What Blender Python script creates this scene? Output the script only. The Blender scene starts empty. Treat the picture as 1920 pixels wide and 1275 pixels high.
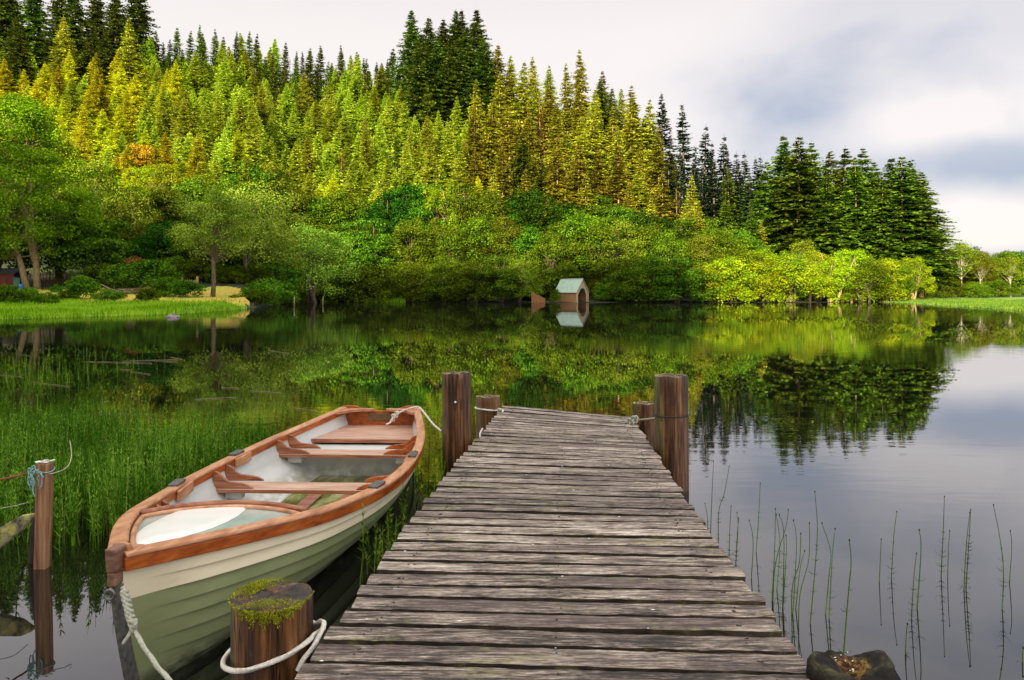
import bpy, math, random
import numpy as np
from mathutils import Vector, Matrix
R = math.radians
rnd = random.Random(7)
rng = np.random.default_rng(7)
S = bpy.context.scene
COL = S.collection
F = 1400.0; CX = 960.0; HY = 550.0; CH = 2.1      # focal length in photo pixels, horizon row, eye height over the water

# ------------------------------------------------------------------ camera
cd = bpy.data.cameras.new('camera'); cam = bpy.data.objects.new('camera', cd); COL.objects.link(cam)
cam.location = (0, 0, CH); cam.rotation_euler = (R(90), 0, 0)
cd.sensor_width = 36; cd.lens = 36 * F / 1920; cd.shift_y = -(637.5 - HY) / 1920; cd.clip_end = 9000; cd.clip_start = .05
S.camera = cam

# ------------------------------------------------------------------ node helper
class NT:
    def __init__(s, tree): s.t = tree; s.n = tree.nodes; s.l = tree.links
    def new(s, typ, ins=None, **kw):
        n = s.n.new(typ)
        for k, v in kw.items(): setattr(n, k, v)
        for k, v in (ins or {}).items(): s.put(n, k, v)
        return n
    def put(s, n, k, v):
        i = n.inputs[k]
        if isinstance(v, bpy.types.NodeSocket): s.l.new(v, i)
        elif isinstance(v, bpy.types.Node): s.l.new(v.outputs[0], i)
        elif isinstance(v, (tuple, list)) and len(v) == 3 and i.type == 'RGBA': i.default_value = (*v, 1)
        else: i.default_value = v
    def math(s, op, a, b=0.0, c=0.0, clamp=False):
        n = s.new('ShaderNodeMath', {0: a, 1: b, 2: c}, operation=op); n.use_clamp = clamp; return n.outputs[0]
    def mix(s, f, a, b, mode='MIX'):
        n = s.new('ShaderNodeMix', data_type='RGBA', blend_type=mode)
        s.put(n, 0, f); s.put(n, 6, a); s.put(n, 7, b); return n.outputs[2]
    def ramp(s, f, stops, interp='LINEAR'):
        n = s.new('ShaderNodeValToRGB'); s.put(n, 0, f); e = n.color_ramp; e.interpolation = interp
        while len(e.elements) < len(stops): e.elements.new(.5)
        for el, (p, c) in zip(e.elements, stops):
            el.position = p; el.color = (*c, 1) if isinstance(c, tuple) else (c, c, c, 1)
        return n.outputs[0]
    def noise(s, vec, scale=1, detail=4, rough=.55, dist=0.0):
        return s.new('ShaderNodeTexNoise', {'Vector': vec, 'Scale': scale, 'Detail': detail, 'Roughness': rough, 'Distortion': dist}).outputs[0]
    def mapv(s, vec, scale=(1, 1, 1), loc=(0, 0, 0)):
        return s.new('ShaderNodeMapping', {'Vector': vec, 'Scale': scale, 'Location': loc}).outputs[0]
    def smooth(s, v, a, b):
        n = s.new('ShaderNodeMapRange', {0: v, 1: a, 2: b}); n.interpolation_type = 'SMOOTHSTEP'; return n.outputs[0]

# ------------------------------------------------------------------ world
SUN_EL, SUN_AZ = R(18), R(203)           # azimuth clockwise from +Y: the sun stands behind the viewer, to the left
w = bpy.data.worlds.new('World'); S.world = w; w.use_nodes = True
N = NT(w.node_tree); N.n.clear()
sky = N.new('ShaderNodeTexSky', sky_type='NISHITA'); sky.sun_disc = False; sky.sun_elevation = SUN_EL; sky.sun_rotation = SUN_AZ
tc = N.new('ShaderNodeTexCoord').outputs['Generated']
sp = N.new('ShaderNodeSeparateXYZ', {0: tc}); dx, dy, dz = sp.outputs
nv = N.mapv(tc, (1.0, 1.0, 1.7), (3.1, .4, 1.7))
n1 = N.noise(nv, 2.0, 7, .5, .35); n2 = N.noise(nv, 4.6, 6, .5, .3)
s1 = N.smooth(N.math('ADD', N.math('ADD', dx, N.math('MULTIPLY', N.math('SUBTRACT', n1, .5), .35)), N.math('MULTIPLY', N.math('MAXIMUM', N.math('SUBTRACT', dz, .27), 0), -1.2)), .12, .30)
s2 = N.smooth(dz, .36, .56)
g = N.math('MAXIMUM', s1, s2)
patch = N.ramp(N.math('ADD', N.math('MULTIPLY', n1, .6), N.math('MULTIPLY', n2, .4)), [(.42, 0.0), (.50, .45), (.58, 1.0)])
gray = N.math('MULTIPLY', g, N.math('ADD', .35, N.math('MULTIPLY', patch, .65)))
# a long darker cloud bank low on the right
def blob(ax, az, sx, sz):
    a = N.math('DIVIDE', N.math('SUBTRACT', N.math('ADD', dx, N.math('MULTIPLY', N.math('SUBTRACT', n2, .5), .12)), ax), sx)
    b = N.math('DIVIDE', N.math('SUBTRACT', N.math('ADD', dz, N.math('MULTIPLY', N.math('SUBTRACT', n1, .5), .06)), az), sz)
    return N.math('EXPONENT', N.math('MULTIPLY', N.math('ADD', N.math('MULTIPLY', a, a), N.math('MULTIPLY', b, b)), -1))
bank = blob(.60, .145, .16, .030); white = blob(.50, .19, .12, .045); white2 = blob(.56, .075, .2, .035)
gray = N.math('ADD', gray, N.math('MULTIPLY', bank, .75), clamp=True)
gray = N.math('SUBTRACT', gray, N.math('MULTIPLY', N.math('ADD', white, white2), .6), clamp=True)
cloud = N.mix(gray, (4.48, 4.13, 4.00), (1.70, 1.98, 2.62))
high = N.smooth(dz, .30, .62)
cloud = N.mix(N.math('MULTIPLY', high, .75), cloud, (1.30, 1.48, 1.88))
low = N.math('MULTIPLY', N.smooth(N.math('MULTIPLY', dz, -1), -.055, -.03), N.smooth(dx, .4, .55))
cloud = N.mix(N.math('MULTIPLY', low, .5), cloud, (2.44, 2.70, 3.39))
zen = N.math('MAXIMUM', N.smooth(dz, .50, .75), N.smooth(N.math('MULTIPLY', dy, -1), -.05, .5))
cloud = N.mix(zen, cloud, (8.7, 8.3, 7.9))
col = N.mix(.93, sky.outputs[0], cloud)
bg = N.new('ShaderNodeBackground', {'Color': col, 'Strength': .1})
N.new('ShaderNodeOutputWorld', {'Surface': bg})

sl = bpy.data.lights.new('sun', 'SUN'); so = bpy.data.objects.new('sun', sl); COL.objects.link(so)
sl.energy = 5.0; sl.angle = R(.6); sl.color = (1.0, .86, .60)
SD = Vector((math.sin(SUN_AZ) * math.cos(SUN_EL), math.cos(SUN_AZ) * math.cos(SUN_EL), math.sin(SUN_EL)))
so.rotation_euler = SD.to_track_quat('Z', 'Y').to_euler()
S.view_settings.view_transform = 'Standard'; S.view_settings.look = 'None'; S.view_settings.gamma = 1
S.view_settings.use_curve_mapping = False; S.view_settings.exposure = 1.15
S.cycles.max_bounces = 6; S.cycles.diffuse_bounces = 2; S.cycles.glossy_bounces = 3; S.cycles.transmission_bounces = 3
S.cycles.transparent_max_bounces = 8; S.cycles.use_denoising = True

# ------------------------------------------------------------------ materials
def mat(name, fn):
    m = bpy.data.materials.new(name); m.use_nodes = True
    N = NT(m.node_tree); N.n.clear(); sh = fn(N)
    N.new('ShaderNodeOutputMaterial', {'Surface': sh}); return m
def bsdf(N, col, rough=.6, bump=None, strength=.5, dist=.01, **kw):
    ins = {'Base Color': col, 'Roughness': rough}
    if bump is not None: ins['Normal'] = N.new('ShaderNodeBump', {'Height': bump, 'Strength': strength, 'Distance': dist}).outputs[0]
    ins.update(kw); return N.new('ShaderNodeBsdfPrincipled', ins)
def leafmat(name, c1, c2, c3, trans=.18, scale=.25, rvar=.7):
    def fn(N):
        oi = N.new('ShaderNodeObjectInfo'); geo = N.new('ShaderNodeNewGeometry')
        n = N.noise(geo.outputs['Position'], scale, 3, .6)
        n = N.math('ADD', n, N.math('MULTIPLY', N.math('SUBTRACT', geo.outputs['Random Per Island'], .5), .5))
        c = N.ramp(n, [(.25, c1), (.5, c2), (.75, c3)])
        hs = N.new('ShaderNodeHueSaturation', {'Hue': N.math('ADD', .5, N.math('MULTIPLY', N.math('SUBTRACT', oi.outputs['Random'], .5), .05)),
              'Value': N.math('ADD', 1 - rvar / 2, N.math('MULTIPLY', oi.outputs['Random'], rvar)), 'Color': c}).outputs[0]
        d = N.new('ShaderNodeBsdfDiffuse', {'Color': hs}); t = N.new('ShaderNodeBsdfTranslucent', {'Color': hs})
        return N.new('ShaderNodeMixShader', {0: trans, 1: d, 2: t})
    return mat(name, fn)
def pos(N): return N.new('ShaderNodeNewGeometry').outputs['Position']
def objc(N): return N.new('ShaderNodeTexCoord').outputs['Object']

M = {}
M['needle_dark'] = leafmat('needle_dark', (.032, .060, .008), (.08, .13, .014), (.17, .22, .024))
M['needle_blue'] = leafmat('needle_blue', (.014, .030, .016), (.028, .052, .024), (.05, .085, .03))
M['needle_green'] = leafmat('needle_green', (.034, .066, .006), (.085, .145, .010), (.19, .26, .018))
M['needle_gold'] = leafmat('needle_gold', (.11, .12, .008), (.30, .30, .018), (.55, .52, .045), scale=.12, trans=.25)
M['needle_young'] = leafmat('needle_young', (.17, .24, .012), (.38, .46, .026), (.58, .64, .065), scale=.1, trans=.3)
M['needle_yellow'] = leafmat('needle_yellow', (.26, .28, .008), (.56, .56, .014), (.75, .72, .03), scale=.1, trans=.3)
M['needle_spire'] = leafmat('needle_spire', (.045, .08, .008), (.11, .17, .016), (.22, .30, .035))
M['leaf_mid'] = leafmat('leaf_mid', (.026, .055, .003), (.075, .13, .006), (.17, .25, .012), scale=.3)
M['leaf_olive'] = leafmat('leaf_olive', (.050, .080, .005), (.13, .17, .010), (.25, .29, .02), scale=.3)
M['leaf_deep'] = leafmat('leaf_deep', (.008, .032, .003), (.020, .07, .005), (.045, .14, .008), scale=.3)
M['leaf_emerald'] = leafmat('leaf_emerald', (.020, .052, .004), (.060, .135, .007), (.13, .24, .012), scale=.3)
M['leaf_yellow'] = leafmat('leaf_yellow', (.10, .18, .005), (.22, .33, .007), (.42, .47, .014), scale=.2, trans=.3)
M['leaf_orange'] = leafmat('leaf_orange', (.35, .20, .01), (.50, .30, .02), (.6, .42, .03))
M['leaf_rust'] = leafmat('leaf_rust', (.10, .035, .012), (.18, .07, .02), (.26, .10, .03))
M['leaf_maple'] = leafmat('leaf_maple', (.045, .14, .004), (.14, .31, .007), (.29, .50, .016), scale=.3, trans=.3, rvar=.1)
M['leaf_willow'] = leafmat('leaf_willow', (.07, .13, .008), (.19, .29, .022), (.38, .48, .06), scale=.35)
M['grass_spit'] = leafmat('grass_spit', (.045, .08, .01), (.09, .15, .015), (.18, .24, .03), scale=.1)
M['needle_rust'] = leafmat('needle_rust', (.12, .06, .015), (.25, .14, .03), (.40, .26, .07))
M['grass_bright'] = leafmat('grass_bright', (.08, .17, .006), (.20, .36, .010), (.38, .52, .03), scale=.12)
M['reed'] = leafmat('reed', (.025, .07, .005), (.08, .165, .010), (.26, .37, .04), scale=1.5, trans=.35)
M['stem_green'] = leafmat('stem_green', (.05, .10, .015), (.10, .17, .025), (.16, .24, .04), scale=6)
M['moss'] = leafmat('moss', (.16, .15, .012), (.33, .34, .02), (.48, .50, .04), scale=18, trans=.2)
def bark(a, b, c):
    def fn(N):
        n = N.noise(N.mapv(objc(N), (6, 6, 1.2)), 1, 5, .65)
        return bsdf(N, N.ramp(n, [(.3, a), (.5, b), (.72, c)]), .9, n, .8, .05)
    return fn
M['bark'] = mat('bark', bark((.04, .028, .018), (.12, .085, .05), (.24, .18, .11)))
M['bark_pale'] = mat('bark_pale', bark((.14, .09, .04), (.36, .25, .12), (.5, .38, .2)))
M['bark_birch'] = mat('bark_birch', bark((.12, .10, .07), (.42, .38, .28), (.62, .58, .46)))
def ground(N):
    p = pos(N); n = N.noise(p, .08, 5, .6); n2 = N.noise(p, 1.2, 4, .6)
    c = N.ramp(N.math('ADD', N.math('MULTIPLY', n, .7), N.math('MULTIPLY', n2, .3)), [(.3, (.010, .012, .003)), (.5, (.020, .028, .005)), (.7, (.04, .05, .008))])
    return bsdf(N, c, .95, n2, .5, .2)
M['ground'] = mat('ground', ground)
def lawn(N):
    p = pos(N); n = N.noise(p, .16, 5, .6); n2 = N.noise(p, 2.5, 4, .6)
    c = N.ramp(N.math('ADD', N.math('MULTIPLY', n, .75), N.math('MULTIPLY', n2, .25)), [(.34, (.20, .36, .015)), (.44, (.45, .42, .03)), (.56, (.52, .34, .05))])
    return bsdf(N, c, .95, n2, .5, .1)
M['lawn'] = mat('lawn', lawn)
def marsh(N):
    p = pos(N); n = N.noise(N.mapv(p, (.05, .3, .3)), 1, 5, .6)
    return bsdf(N, N.ramp(n, [(.3, (.07, .17, .012)), (.5, (.13, .27, .02)), (.7, (.24, .36, .05))]), .95, n, .5, .2)
M['marsh'] = mat('marsh', marsh)
M['mud'] = mat('mud', lambda N: bsdf(N, N.ramp(N.noise(pos(N), .9, 5, .6), [(.3, (.05, .02, .01)), (.6, (.22, .08, .03))]), .9))
M['far_hill'] = mat('far_hill', lambda N: bsdf(N, N.ramp(N.noise(pos(N), .01, 5), [(.3, (.16, .21, .28)), (.7, (.24, .29, .36))]), 1))  # blue of the distant haze is put into the hill colour
def water(N):
    p = pos(N)
    a = N.noise(N.mapv(p, (.7, 2.6, 1)), 1.0, 3, .55, .4)
    b = N.noise(N.mapv(p, (.12, .5, 1)), 1.0, 2, .5)
    c2 = N.noise(N.mapv(p, (2.5, 7, 1)), 1.0, 2, .5)
    m = N.smooth(N.noise(N.mapv(p, (.035, .06, 1), (4.2, 1.1, 0)), 1.0, 2, .5), .46, .60)
    h = N.math('ADD', N.math('MULTIPLY', a, N.math('ADD', .06, N.math('MULTIPLY', m, .6))), N.math('MULTIPLY', b, .22))
    h = N.math('ADD', h, N.math('MULTIPLY', c2, N.math('MULTIPLY', m, .10)))
    nrm = N.new('ShaderNodeBump', {'Height': h, 'Strength': 1.0, 'Distance': .0042}).outputs[0]
    fr = N.new('ShaderNodeFresnel', {'IOR': 1.75, 'Normal': nrm}).outputs[0]
    gl = N.new('ShaderNodeBsdfGlossy', {'Color': (.97, .97, 1.0), 'Roughness': .012, 'Normal': nrm})
    df = N.new('ShaderNodeBsdfDiffuse', {'Color': (.007, .0075, .005)})
    return N.new('ShaderNodeMixShader', {0: N.math('MINIMUM', N.math('ADD', N.math('MULTIPLY', fr, 1.15), .03), .70), 1: df, 2: gl})
M['water'] = mat('water', water)
def deckwood(N):
    oi = N.new('ShaderNodeObjectInfo').outputs['Random']
    off = N.new('ShaderNodeCombineXYZ', {0: N.math('MULTIPLY', oi, 37), 1: N.math('MULTIPLY', oi, 91), 2: N.math('MULTIPLY', oi, 13)})
    v = N.new('ShaderNodeVectorMath', {0: objc(N), 1: off}, operation='ADD').outputs[0]
    fine = N.noise(N.mapv(v, (5.5, 75, 40)), 1, 5, .7, .5)
    grain = N.noise(N.mapv(v, (2.2, 26, 14)), 1, 5, .65, 1.4)
    big = N.noise(N.mapv(v, (1.7, 5, 3)), 1, 5, .65)
    sp_ = N.noise(N.mapv(v, (26, 90, 60)), 1, 3, .7)
    k = N.math('ADD', N.math('MULTIPLY', fine, .45), N.math('ADD', N.math('MULTIPLY', grain, .3), N.math('MULTIPLY', big, .25)))
    k = N.math('ADD', k, N.math('MULTIPLY', N.math('SUBTRACT', sp_, .5), .22))
    k = N.math('ADD', k, N.math('MULTIPLY', N.math('SUBTRACT', oi, .5), .05))
    c = N.ramp(k, [(.40, (.012, .008, .006)), (.455, (.075, .053, .042)), (.50, (.19, .148, .12)), (.55, (.37, .30, .235)), (.63, (.74, .66, .55))])
    purple = N.smooth(N.noise(N.mapv(v, (.8, 2.4, 2)), 1, 3, .5), .50, .64)
    c = N.mix(N.math('MULTIPLY', purple, .5), c, (.075, .045, .046))
    lich = N.math('MULTIPLY', N.smooth(N.noise(N.mapv(v, (1.6, 6, 3), (5, 5, 5)), 1, 4, .6), .55, .68), N.smooth(sp_, .40, .58))
    c = N.mix(N.math('MULTIPLY', lich, .55), c, (.24, .25, .075))
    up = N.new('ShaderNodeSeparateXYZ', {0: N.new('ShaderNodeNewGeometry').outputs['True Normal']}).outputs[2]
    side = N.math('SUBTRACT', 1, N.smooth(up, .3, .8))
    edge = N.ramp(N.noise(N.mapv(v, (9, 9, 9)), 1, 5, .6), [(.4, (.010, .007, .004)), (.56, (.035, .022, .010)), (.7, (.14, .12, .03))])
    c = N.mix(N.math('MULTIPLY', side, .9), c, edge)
    h = N.math('ADD', N.math('MULTIPLY', fine, .6), N.math('MULTIPLY', grain, .7))
    return bsdf(N, c, N.math('ADD', .45, N.math('MULTIPLY', fine, .4)), h, 1.0, .012)
M['deck'] = mat('deck', deckwood)
def beamwood(N):
    n = N.noise(N.mapv(objc(N), (8, 8, 8)), 1, 4); return bsdf(N, N.ramp(n, [(.3, (.008, .006, .004)), (.7, (.04, .028, .016))]), .8)
M['beam'] = mat('beam', beamwood)
def pile(light):
    def fn(N):
        v = objc(N); a = N.noise(N.mapv(v, (26, 26, 1.6)), 1, 5, .65, .3); b = N.noise(N.mapv(v, (7, 7, 1.1)), 1, 4, .6); d = N.noise(N.mapv(v, (60, 60, 14)), 1, 3, .6)
        k = N.math('ADD', N.math('MULTIPLY', a, .55), N.math('MULTIPLY', b, .45))
        c = N.ramp(k, [(.34, (.010, .005, .003)), (.45, (.028, .012, .005)), (.52, (.095, .036, .010)), (.60, (.23, .095, .026)), (.70, (.38, .26, .12))])
        if light: c = N.mix(.22, c, (.30, .16, .06))
        sx = N.new('ShaderNodeSeparateXYZ', {0: N.new('ShaderNodeNewGeometry').outputs['Normal']})
        algae = N.math('MULTIPLY', N.smooth(N.math('MULTIPLY', sx.outputs[0], -1), .55, .95), N.smooth(b, .38, .6))
        c = N.mix(N.math('MULTIPLY', algae, .75), c, (.15, .17, .06))
        crack = N.math('SUBTRACT', 1, N.smooth(N.math('ABSOLUTE', N.math('SUBTRACT', N.noise(N.mapv(v, (11, 11, .6)), 1, 3, .6), .5)), .002, .010))
        crack = N.math('MULTIPLY', crack, N.smooth(b, .48, .56))
        c = N.mix(crack, c, (.006, .004, .003))
        speck = N.smooth(d, .70, .76); c = N.mix(N.math('MULTIPLY', speck, .6), c, (.35, .28, .16))
        return bsdf(N, c, .42, N.math('ADD', a, N.math('MULTIPLY', crack, -.6)), .9, .012)
    return fn
M['pile'] = mat('pile', pile(False)); M['pile_light'] = mat('pile_light', pile(True))
def endgrain(N):
    v = objc(N); n = N.noise(v, 16, 6, .7, .5)
    return bsdf(N, N.ramp(n, [(.34, (.012, .008, .006)), (.48, (.09, .06, .03)), (.56, (.22, .17, .06)), (.66, (.45, .40, .24))]), .85, n, 1, .02)
M['endgrain'] = mat('endgrain', endgrain)
def endgrain_dark(N):
    v = objc(N); n = N.noise(v, 14, 6, .7, .5)
    return bsdf(N, N.ramp(n, [(.34, (.010, .007, .006)), (.52, (.05, .032, .022)), (.60, (.16, .06, .02)), (.72, (.28, .24, .12))]), .6, n, 1, .02)
M['endgrain_dark'] = mat('endgrain_dark', endgrain_dark)
M['cream'] = mat('cream', lambda N: bsdf(N, N.ramp(N.noise(N.mapv(objc(N), (5, 1.2, 8)), 1, 4), [(.3, (.76, .65, .44)), (.5, (.84, .74, .53)), (.66, (.80, .70, .48))]), .42))
def hull_green(N):
    v = objc(N); n = N.noise(N.mapv(v, (4, 1.2, 7)), 1, 5); n2 = N.noise(N.mapv(v, (14, 5, 22)), 1, 6, .7)
    c = N.ramp(n, [(.3, (.22, .26, .11)), (.7, (.30, .33, .16))]); z = N.new('ShaderNodeSeparateXYZ', {0: v}).outputs[2]
    scum = N.math('MULTIPLY', N.smooth(N.math('MULTIPLY', z, -1), -.16, -.03), N.smooth(n2, .34, .56)); c = N.mix(N.math('MULTIPLY', scum, .85), c, (.028, .032, .012))
    sc = N.smooth(N.noise(N.mapv(v, (30, 3, 60)), 1, 4, .7), .66, .72); c = N.mix(N.math('MULTIPLY', sc, .5), c, (.42, .42, .34))
    return bsdf(N, c, .42)
M['hull_green'] = mat('hull_green', hull_green)
def inner(N):
    v = objc(N); n = N.noise(N.mapv(v, (3, 1, 3)), 1, 5, .6); n2 = N.noise(N.mapv(v, (9, 5, 9)), 1, 5, .6)
    z = N.new('ShaderNodeSeparateXYZ', {0: v}).outputs[2]
    dirt = N.math('MULTIPLY', N.smooth(N.math('MULTIPLY', z, -1), -.22, -.06), N.smooth(n2, .38, .62))
    c = N.ramp(n, [(.3, (.50, .51, .49)), (.7, (.66, .67, .65))])
    return bsdf(N, N.mix(N.math('MULTIPLY', dirt, .6), c, (.17, .17, .05)), .4)
M['inner'] = mat('inner', inner)
def bilge(N):
    v = objc(N); n = N.noise(N.mapv(v, (5, 2, 1)), 1, 6, .6, .6)
    return bsdf(N, N.ramp(n, [(.34, (.05, .055, .012)), (.5, (.15, .16, .03)), (.62, (.32, .34, .16)), (.72, (.45, .47, .36))]), .12)
M['bilge'] = mat('bilge', bilge)
def varnish(a, b, c, rough=.35):
    def fn(N):
        v = objc(N); n = N.noise(N.mapv(v, (14, 2.4, 30)), 1, 5, .6, .6); n2 = N.noise(v, 3, 4, .6)
        k = N.math('ADD', N.math('MULTIPLY', n, .7), N.math('MULTIPLY', n2, .3))
        return bsdf(N, N.ramp(k, [(.34, a), (.5, b), (.66, c)]), rough, n, .25, .004)
    return fn
M['mahogany'] = mat('mahogany', varnish((.17, .030, .006), (.38, .085, .014), (.52, .15, .030), .3))
M['cap_wood'] = mat('cap_wood', varnish((.30, .11, .05), (.50, .23, .11), (.66, .37, .22), .45))
def bench(N):
    v = objc(N); n = N.noise(N.mapv(v, (2.4, 26, 20)), 1, 5, .6, .5)
    return bsdf(N, N.ramp(n, [(.34, (.34, .17, .11)), (.5, (.50, .30, .21)), (.66, (.64, .45, .34))]), .42, n, .25, .004)
M['bench'] = mat('bench', bench)
def benchdark(N):
    v = objc(N); n = N.noise(N.mapv(v, (2.4, 26, 30)), 1, 5, .6, .5)
    return bsdf(N, N.ramp(n, [(.34, (.15, .04, .02)), (.5, (.29, .10, .045)), (.66, (.42, .18, .09))]), .35, n, .25, .004)
M['bench_edge'] = mat('bench_edge', benchdark)
M['stem_wood'] = mat('stem_wood', varnish((.07, .03, .018), (.18, .085, .05), (.32, .19, .13), .5))
M['lid_blue'] = mat('lid_blue', lambda N: bsdf(N, N.ramp(N.noise(N.mapv(objc(N), (9, 5, 1)), 1, 4), [(.3, (.32, .42, .40)), (.7, (.42, .51, .48))]), .16))
M['lid_white'] = mat('lid_white', lambda N: bsdf(N, N.ramp(N.noise(objc(N), 6, 4), [(.3, (.80, .79, .74)), (.7, (.86, .85, .82))]), .3))
M['rubber'] = mat('rubber', lambda N: bsdf(N, N.ramp(N.noise(objc(N), 40, 4), [(.3, (.045, .042, .04)), (.7, (.13, .125, .12))]), .45))
M['metal'] = mat('metal', lambda N: bsdf(N, N.ramp(N.noise(objc(N), 30, 4), [(.3, (.09, .08, .07)), (.7, (.25, .24, .22))]), .5, Metallic=.6))
M['plaque'] = mat('plaque', lambda N: bsdf(N, N.ramp(N.noise(objc(N), 22, 4), [(.3, (.10, .055, .02)), (.7, (.19, .11, .05))]), .5))
M['rope'] = mat('rope', lambda N: bsdf(N, N.ramp(N.noise(objc(N), 90, 4), [(.3, (.48, .43, .36)), (.7, (.78, .74, .68))]), .9))
M['rope_grey'] = mat('rope_grey', lambda N: bsdf(N, N.ramp(N.noise(objc(N), 90, 4), [(.3, (.26, .26, .19)), (.7, (.50, .50, .40))]), .9))
M['twine'] = mat('twine', lambda N: bsdf(N, N.ramp(N.noise(objc(N), 60, 3), [(.3, (.12, .26, .28)), (.7, (.32, .50, .50))]), .8))
M['rust'] = mat('rust', lambda N: bsdf(N, N.ramp(N.noise(objc(N), 50, 3), [(.3, (.12, .03, .015)), (.7, (.30, .09, .04))]), .8))
M['wire'] = mat('wire', lambda N: bsdf(N, (.03, .03, .03), .5, Metallic=.5))
def stakewood(N):
    v = objc(N); n = N.noise(N.mapv(v, (30, 30, 2)), 1, 5, .6)
    return bsdf(N, N.ramp(n, [(.34, (.09, .035, .016)), (.5, (.24, .11, .05)), (.66, (.40, .22, .11))]), .7, n, .6, .01)
M['stake'] = mat('stake', stakewood)
def mossrail(N):
    v = objc(N); n = N.noise(v, 14, 6, .65)
    return bsdf(N, N.ramp(n, [(.36, (.07, .055, .03)), (.48, (.22, .21, .12)), (.56, (.38, .34, .05)), (.68, (.46, .44, .26))]), .85, n, .8, .01)
M['mossrail'] = mat('mossrail', mossrail)
def planks(a, b, c, sc=5.5, axis=0):
    def fn(N):
        v = objc(N); s_ = [1.2, 1.2, 1.2]; s_[axis] = 22
        n = N.noise(N.mapv(v, tuple(s_)), 1, 4, .6)
        x = N.new('ShaderNodeSeparateXYZ', {0: v}).outputs[axis]
        gap = N.math('LESS_THAN', N.math('FRACT', N.math('MULTIPLY', x, sc)), .14)
        return bsdf(N, N.mix(N.math('MULTIPLY', gap, .7), N.ramp(n, [(.34, a), (.5, b), (.66, c)]), (.03, .015, .008)), .85)
    return fn
M['board_warm'] = mat('board_warm', planks((.13, .05, .015), (.26, .11, .035), (.36, .17, .06), 4.2))
M['board_side'] = mat('board_side', planks((.18, .085, .03), (.33, .17, .065), (.46, .27, .12), axis=1))
M['board_grey'] = mat('board_grey', planks((.26, .18, .10), (.42, .32, .19), (.54, .44, .28)))
M['board_inside'] = mat('board_inside', planks((.10, .045, .012), (.20, .095, .03), (.32, .17, .05)))
M['roof_green'] = mat('roof_green', lambda N: bsdf(N, N.ramp(N.noise(N.mapv(objc(N), (1, 2, 1)), 1, 4), [(.3, (.25, .37, .29)), (.7, (.36, .47, .38))]), .6))
M['shed_red'] = mat('shed_red', planks((.13, .025, .02), (.22, .05, .035), (.30, .08, .05), 6))
M['slate'] = mat('slate', lambda N: bsdf(N, N.ramp(N.noise(objc(N), 3, 4), [(.3, (.05, .055, .06)), (.7, (.12, .13, .14))]), .7))
M['fence_brown'] = mat('fence_brown', lambda N: bsdf(N, N.ramp(N.noise(N.mapv(objc(N), (9, 9, 1)), 1, 4), [(.3, (.12, .045, .03)), (.7, (.25, .11, .07))]), .9))
M['fence_grey'] = mat('fence_grey', lambda N: bsdf(N, N.ramp(N.noise(N.mapv(objc(N), (9, 9, 1)), 1, 4), [(.3, (.24, .22, .16)), (.7, (.42, .40, .30))]), .9))
M['gate_wood'] = mat('gate_wood', lambda N: bsdf(N, N.ramp(N.noise(N.mapv(objc(N), (9, 9, 1)), 1, 4), [(.3, (.36, .24, .09)), (.7, (.56, .42, .20))]), .9))
M['dead_wood'] = mat('dead_wood', lambda N: bsdf(N, N.ramp(N.noise(objc(N), 5, 4), [(.3, (.17, .11, .06)), (.7, (.38, .29, .18))]), .9))
M['barrel'] = mat('barrel', lambda N: bsdf(N, (.04, .22, .50), .4))
M['bin_green'] = mat('bin_green', lambda N: bsdf(N, (.06, .20, .15), .5))
M['rock'] = mat('rock', lambda N: bsdf(N, N.ramp(N.noise(objc(N), 7, 5), [(.35, (.08, .07, .07)), (.65, (.32, .26, .26))]), .8))
def stump(N):
    v = objc(N); n = N.noise(v, 11, 6, .65)
    r = N.new('ShaderNodeVectorMath', {0: v, 1: (1, 1, .0)}, operation='MULTIPLY').outputs[0]
    ln = N.new('ShaderNodeVectorMath', {0: N.new('ShaderNodeVectorMath', {0: r, 1: (.02, .03, 0)}, operation='SUBTRACT').outputs[0]}, operation='LENGTH').outputs['Value']
    base = N.ramp(n, [(.38, (.004, .003, .003)), (.52, (.016, .012, .009)), (.62, (.05, .045, .018)), (.72, (.10, .085, .05))])
    hol = N.ramp(N.noise(v, 34, 5, .7), [(.42, (.012, .007, .004)), (.5, (.12, .042, .008)), (.6, (.20, .15, .03)), (.72, (.40, .32, .2))])
    return bsdf(N, N.mix(N.math('SUBTRACT', 1, N.smooth(ln, .045, .085)), base, hol), .8, n, 1, .02, **{'Specular IOR Level': .25})
M['stump'] = mat('stump', stump)

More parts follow.
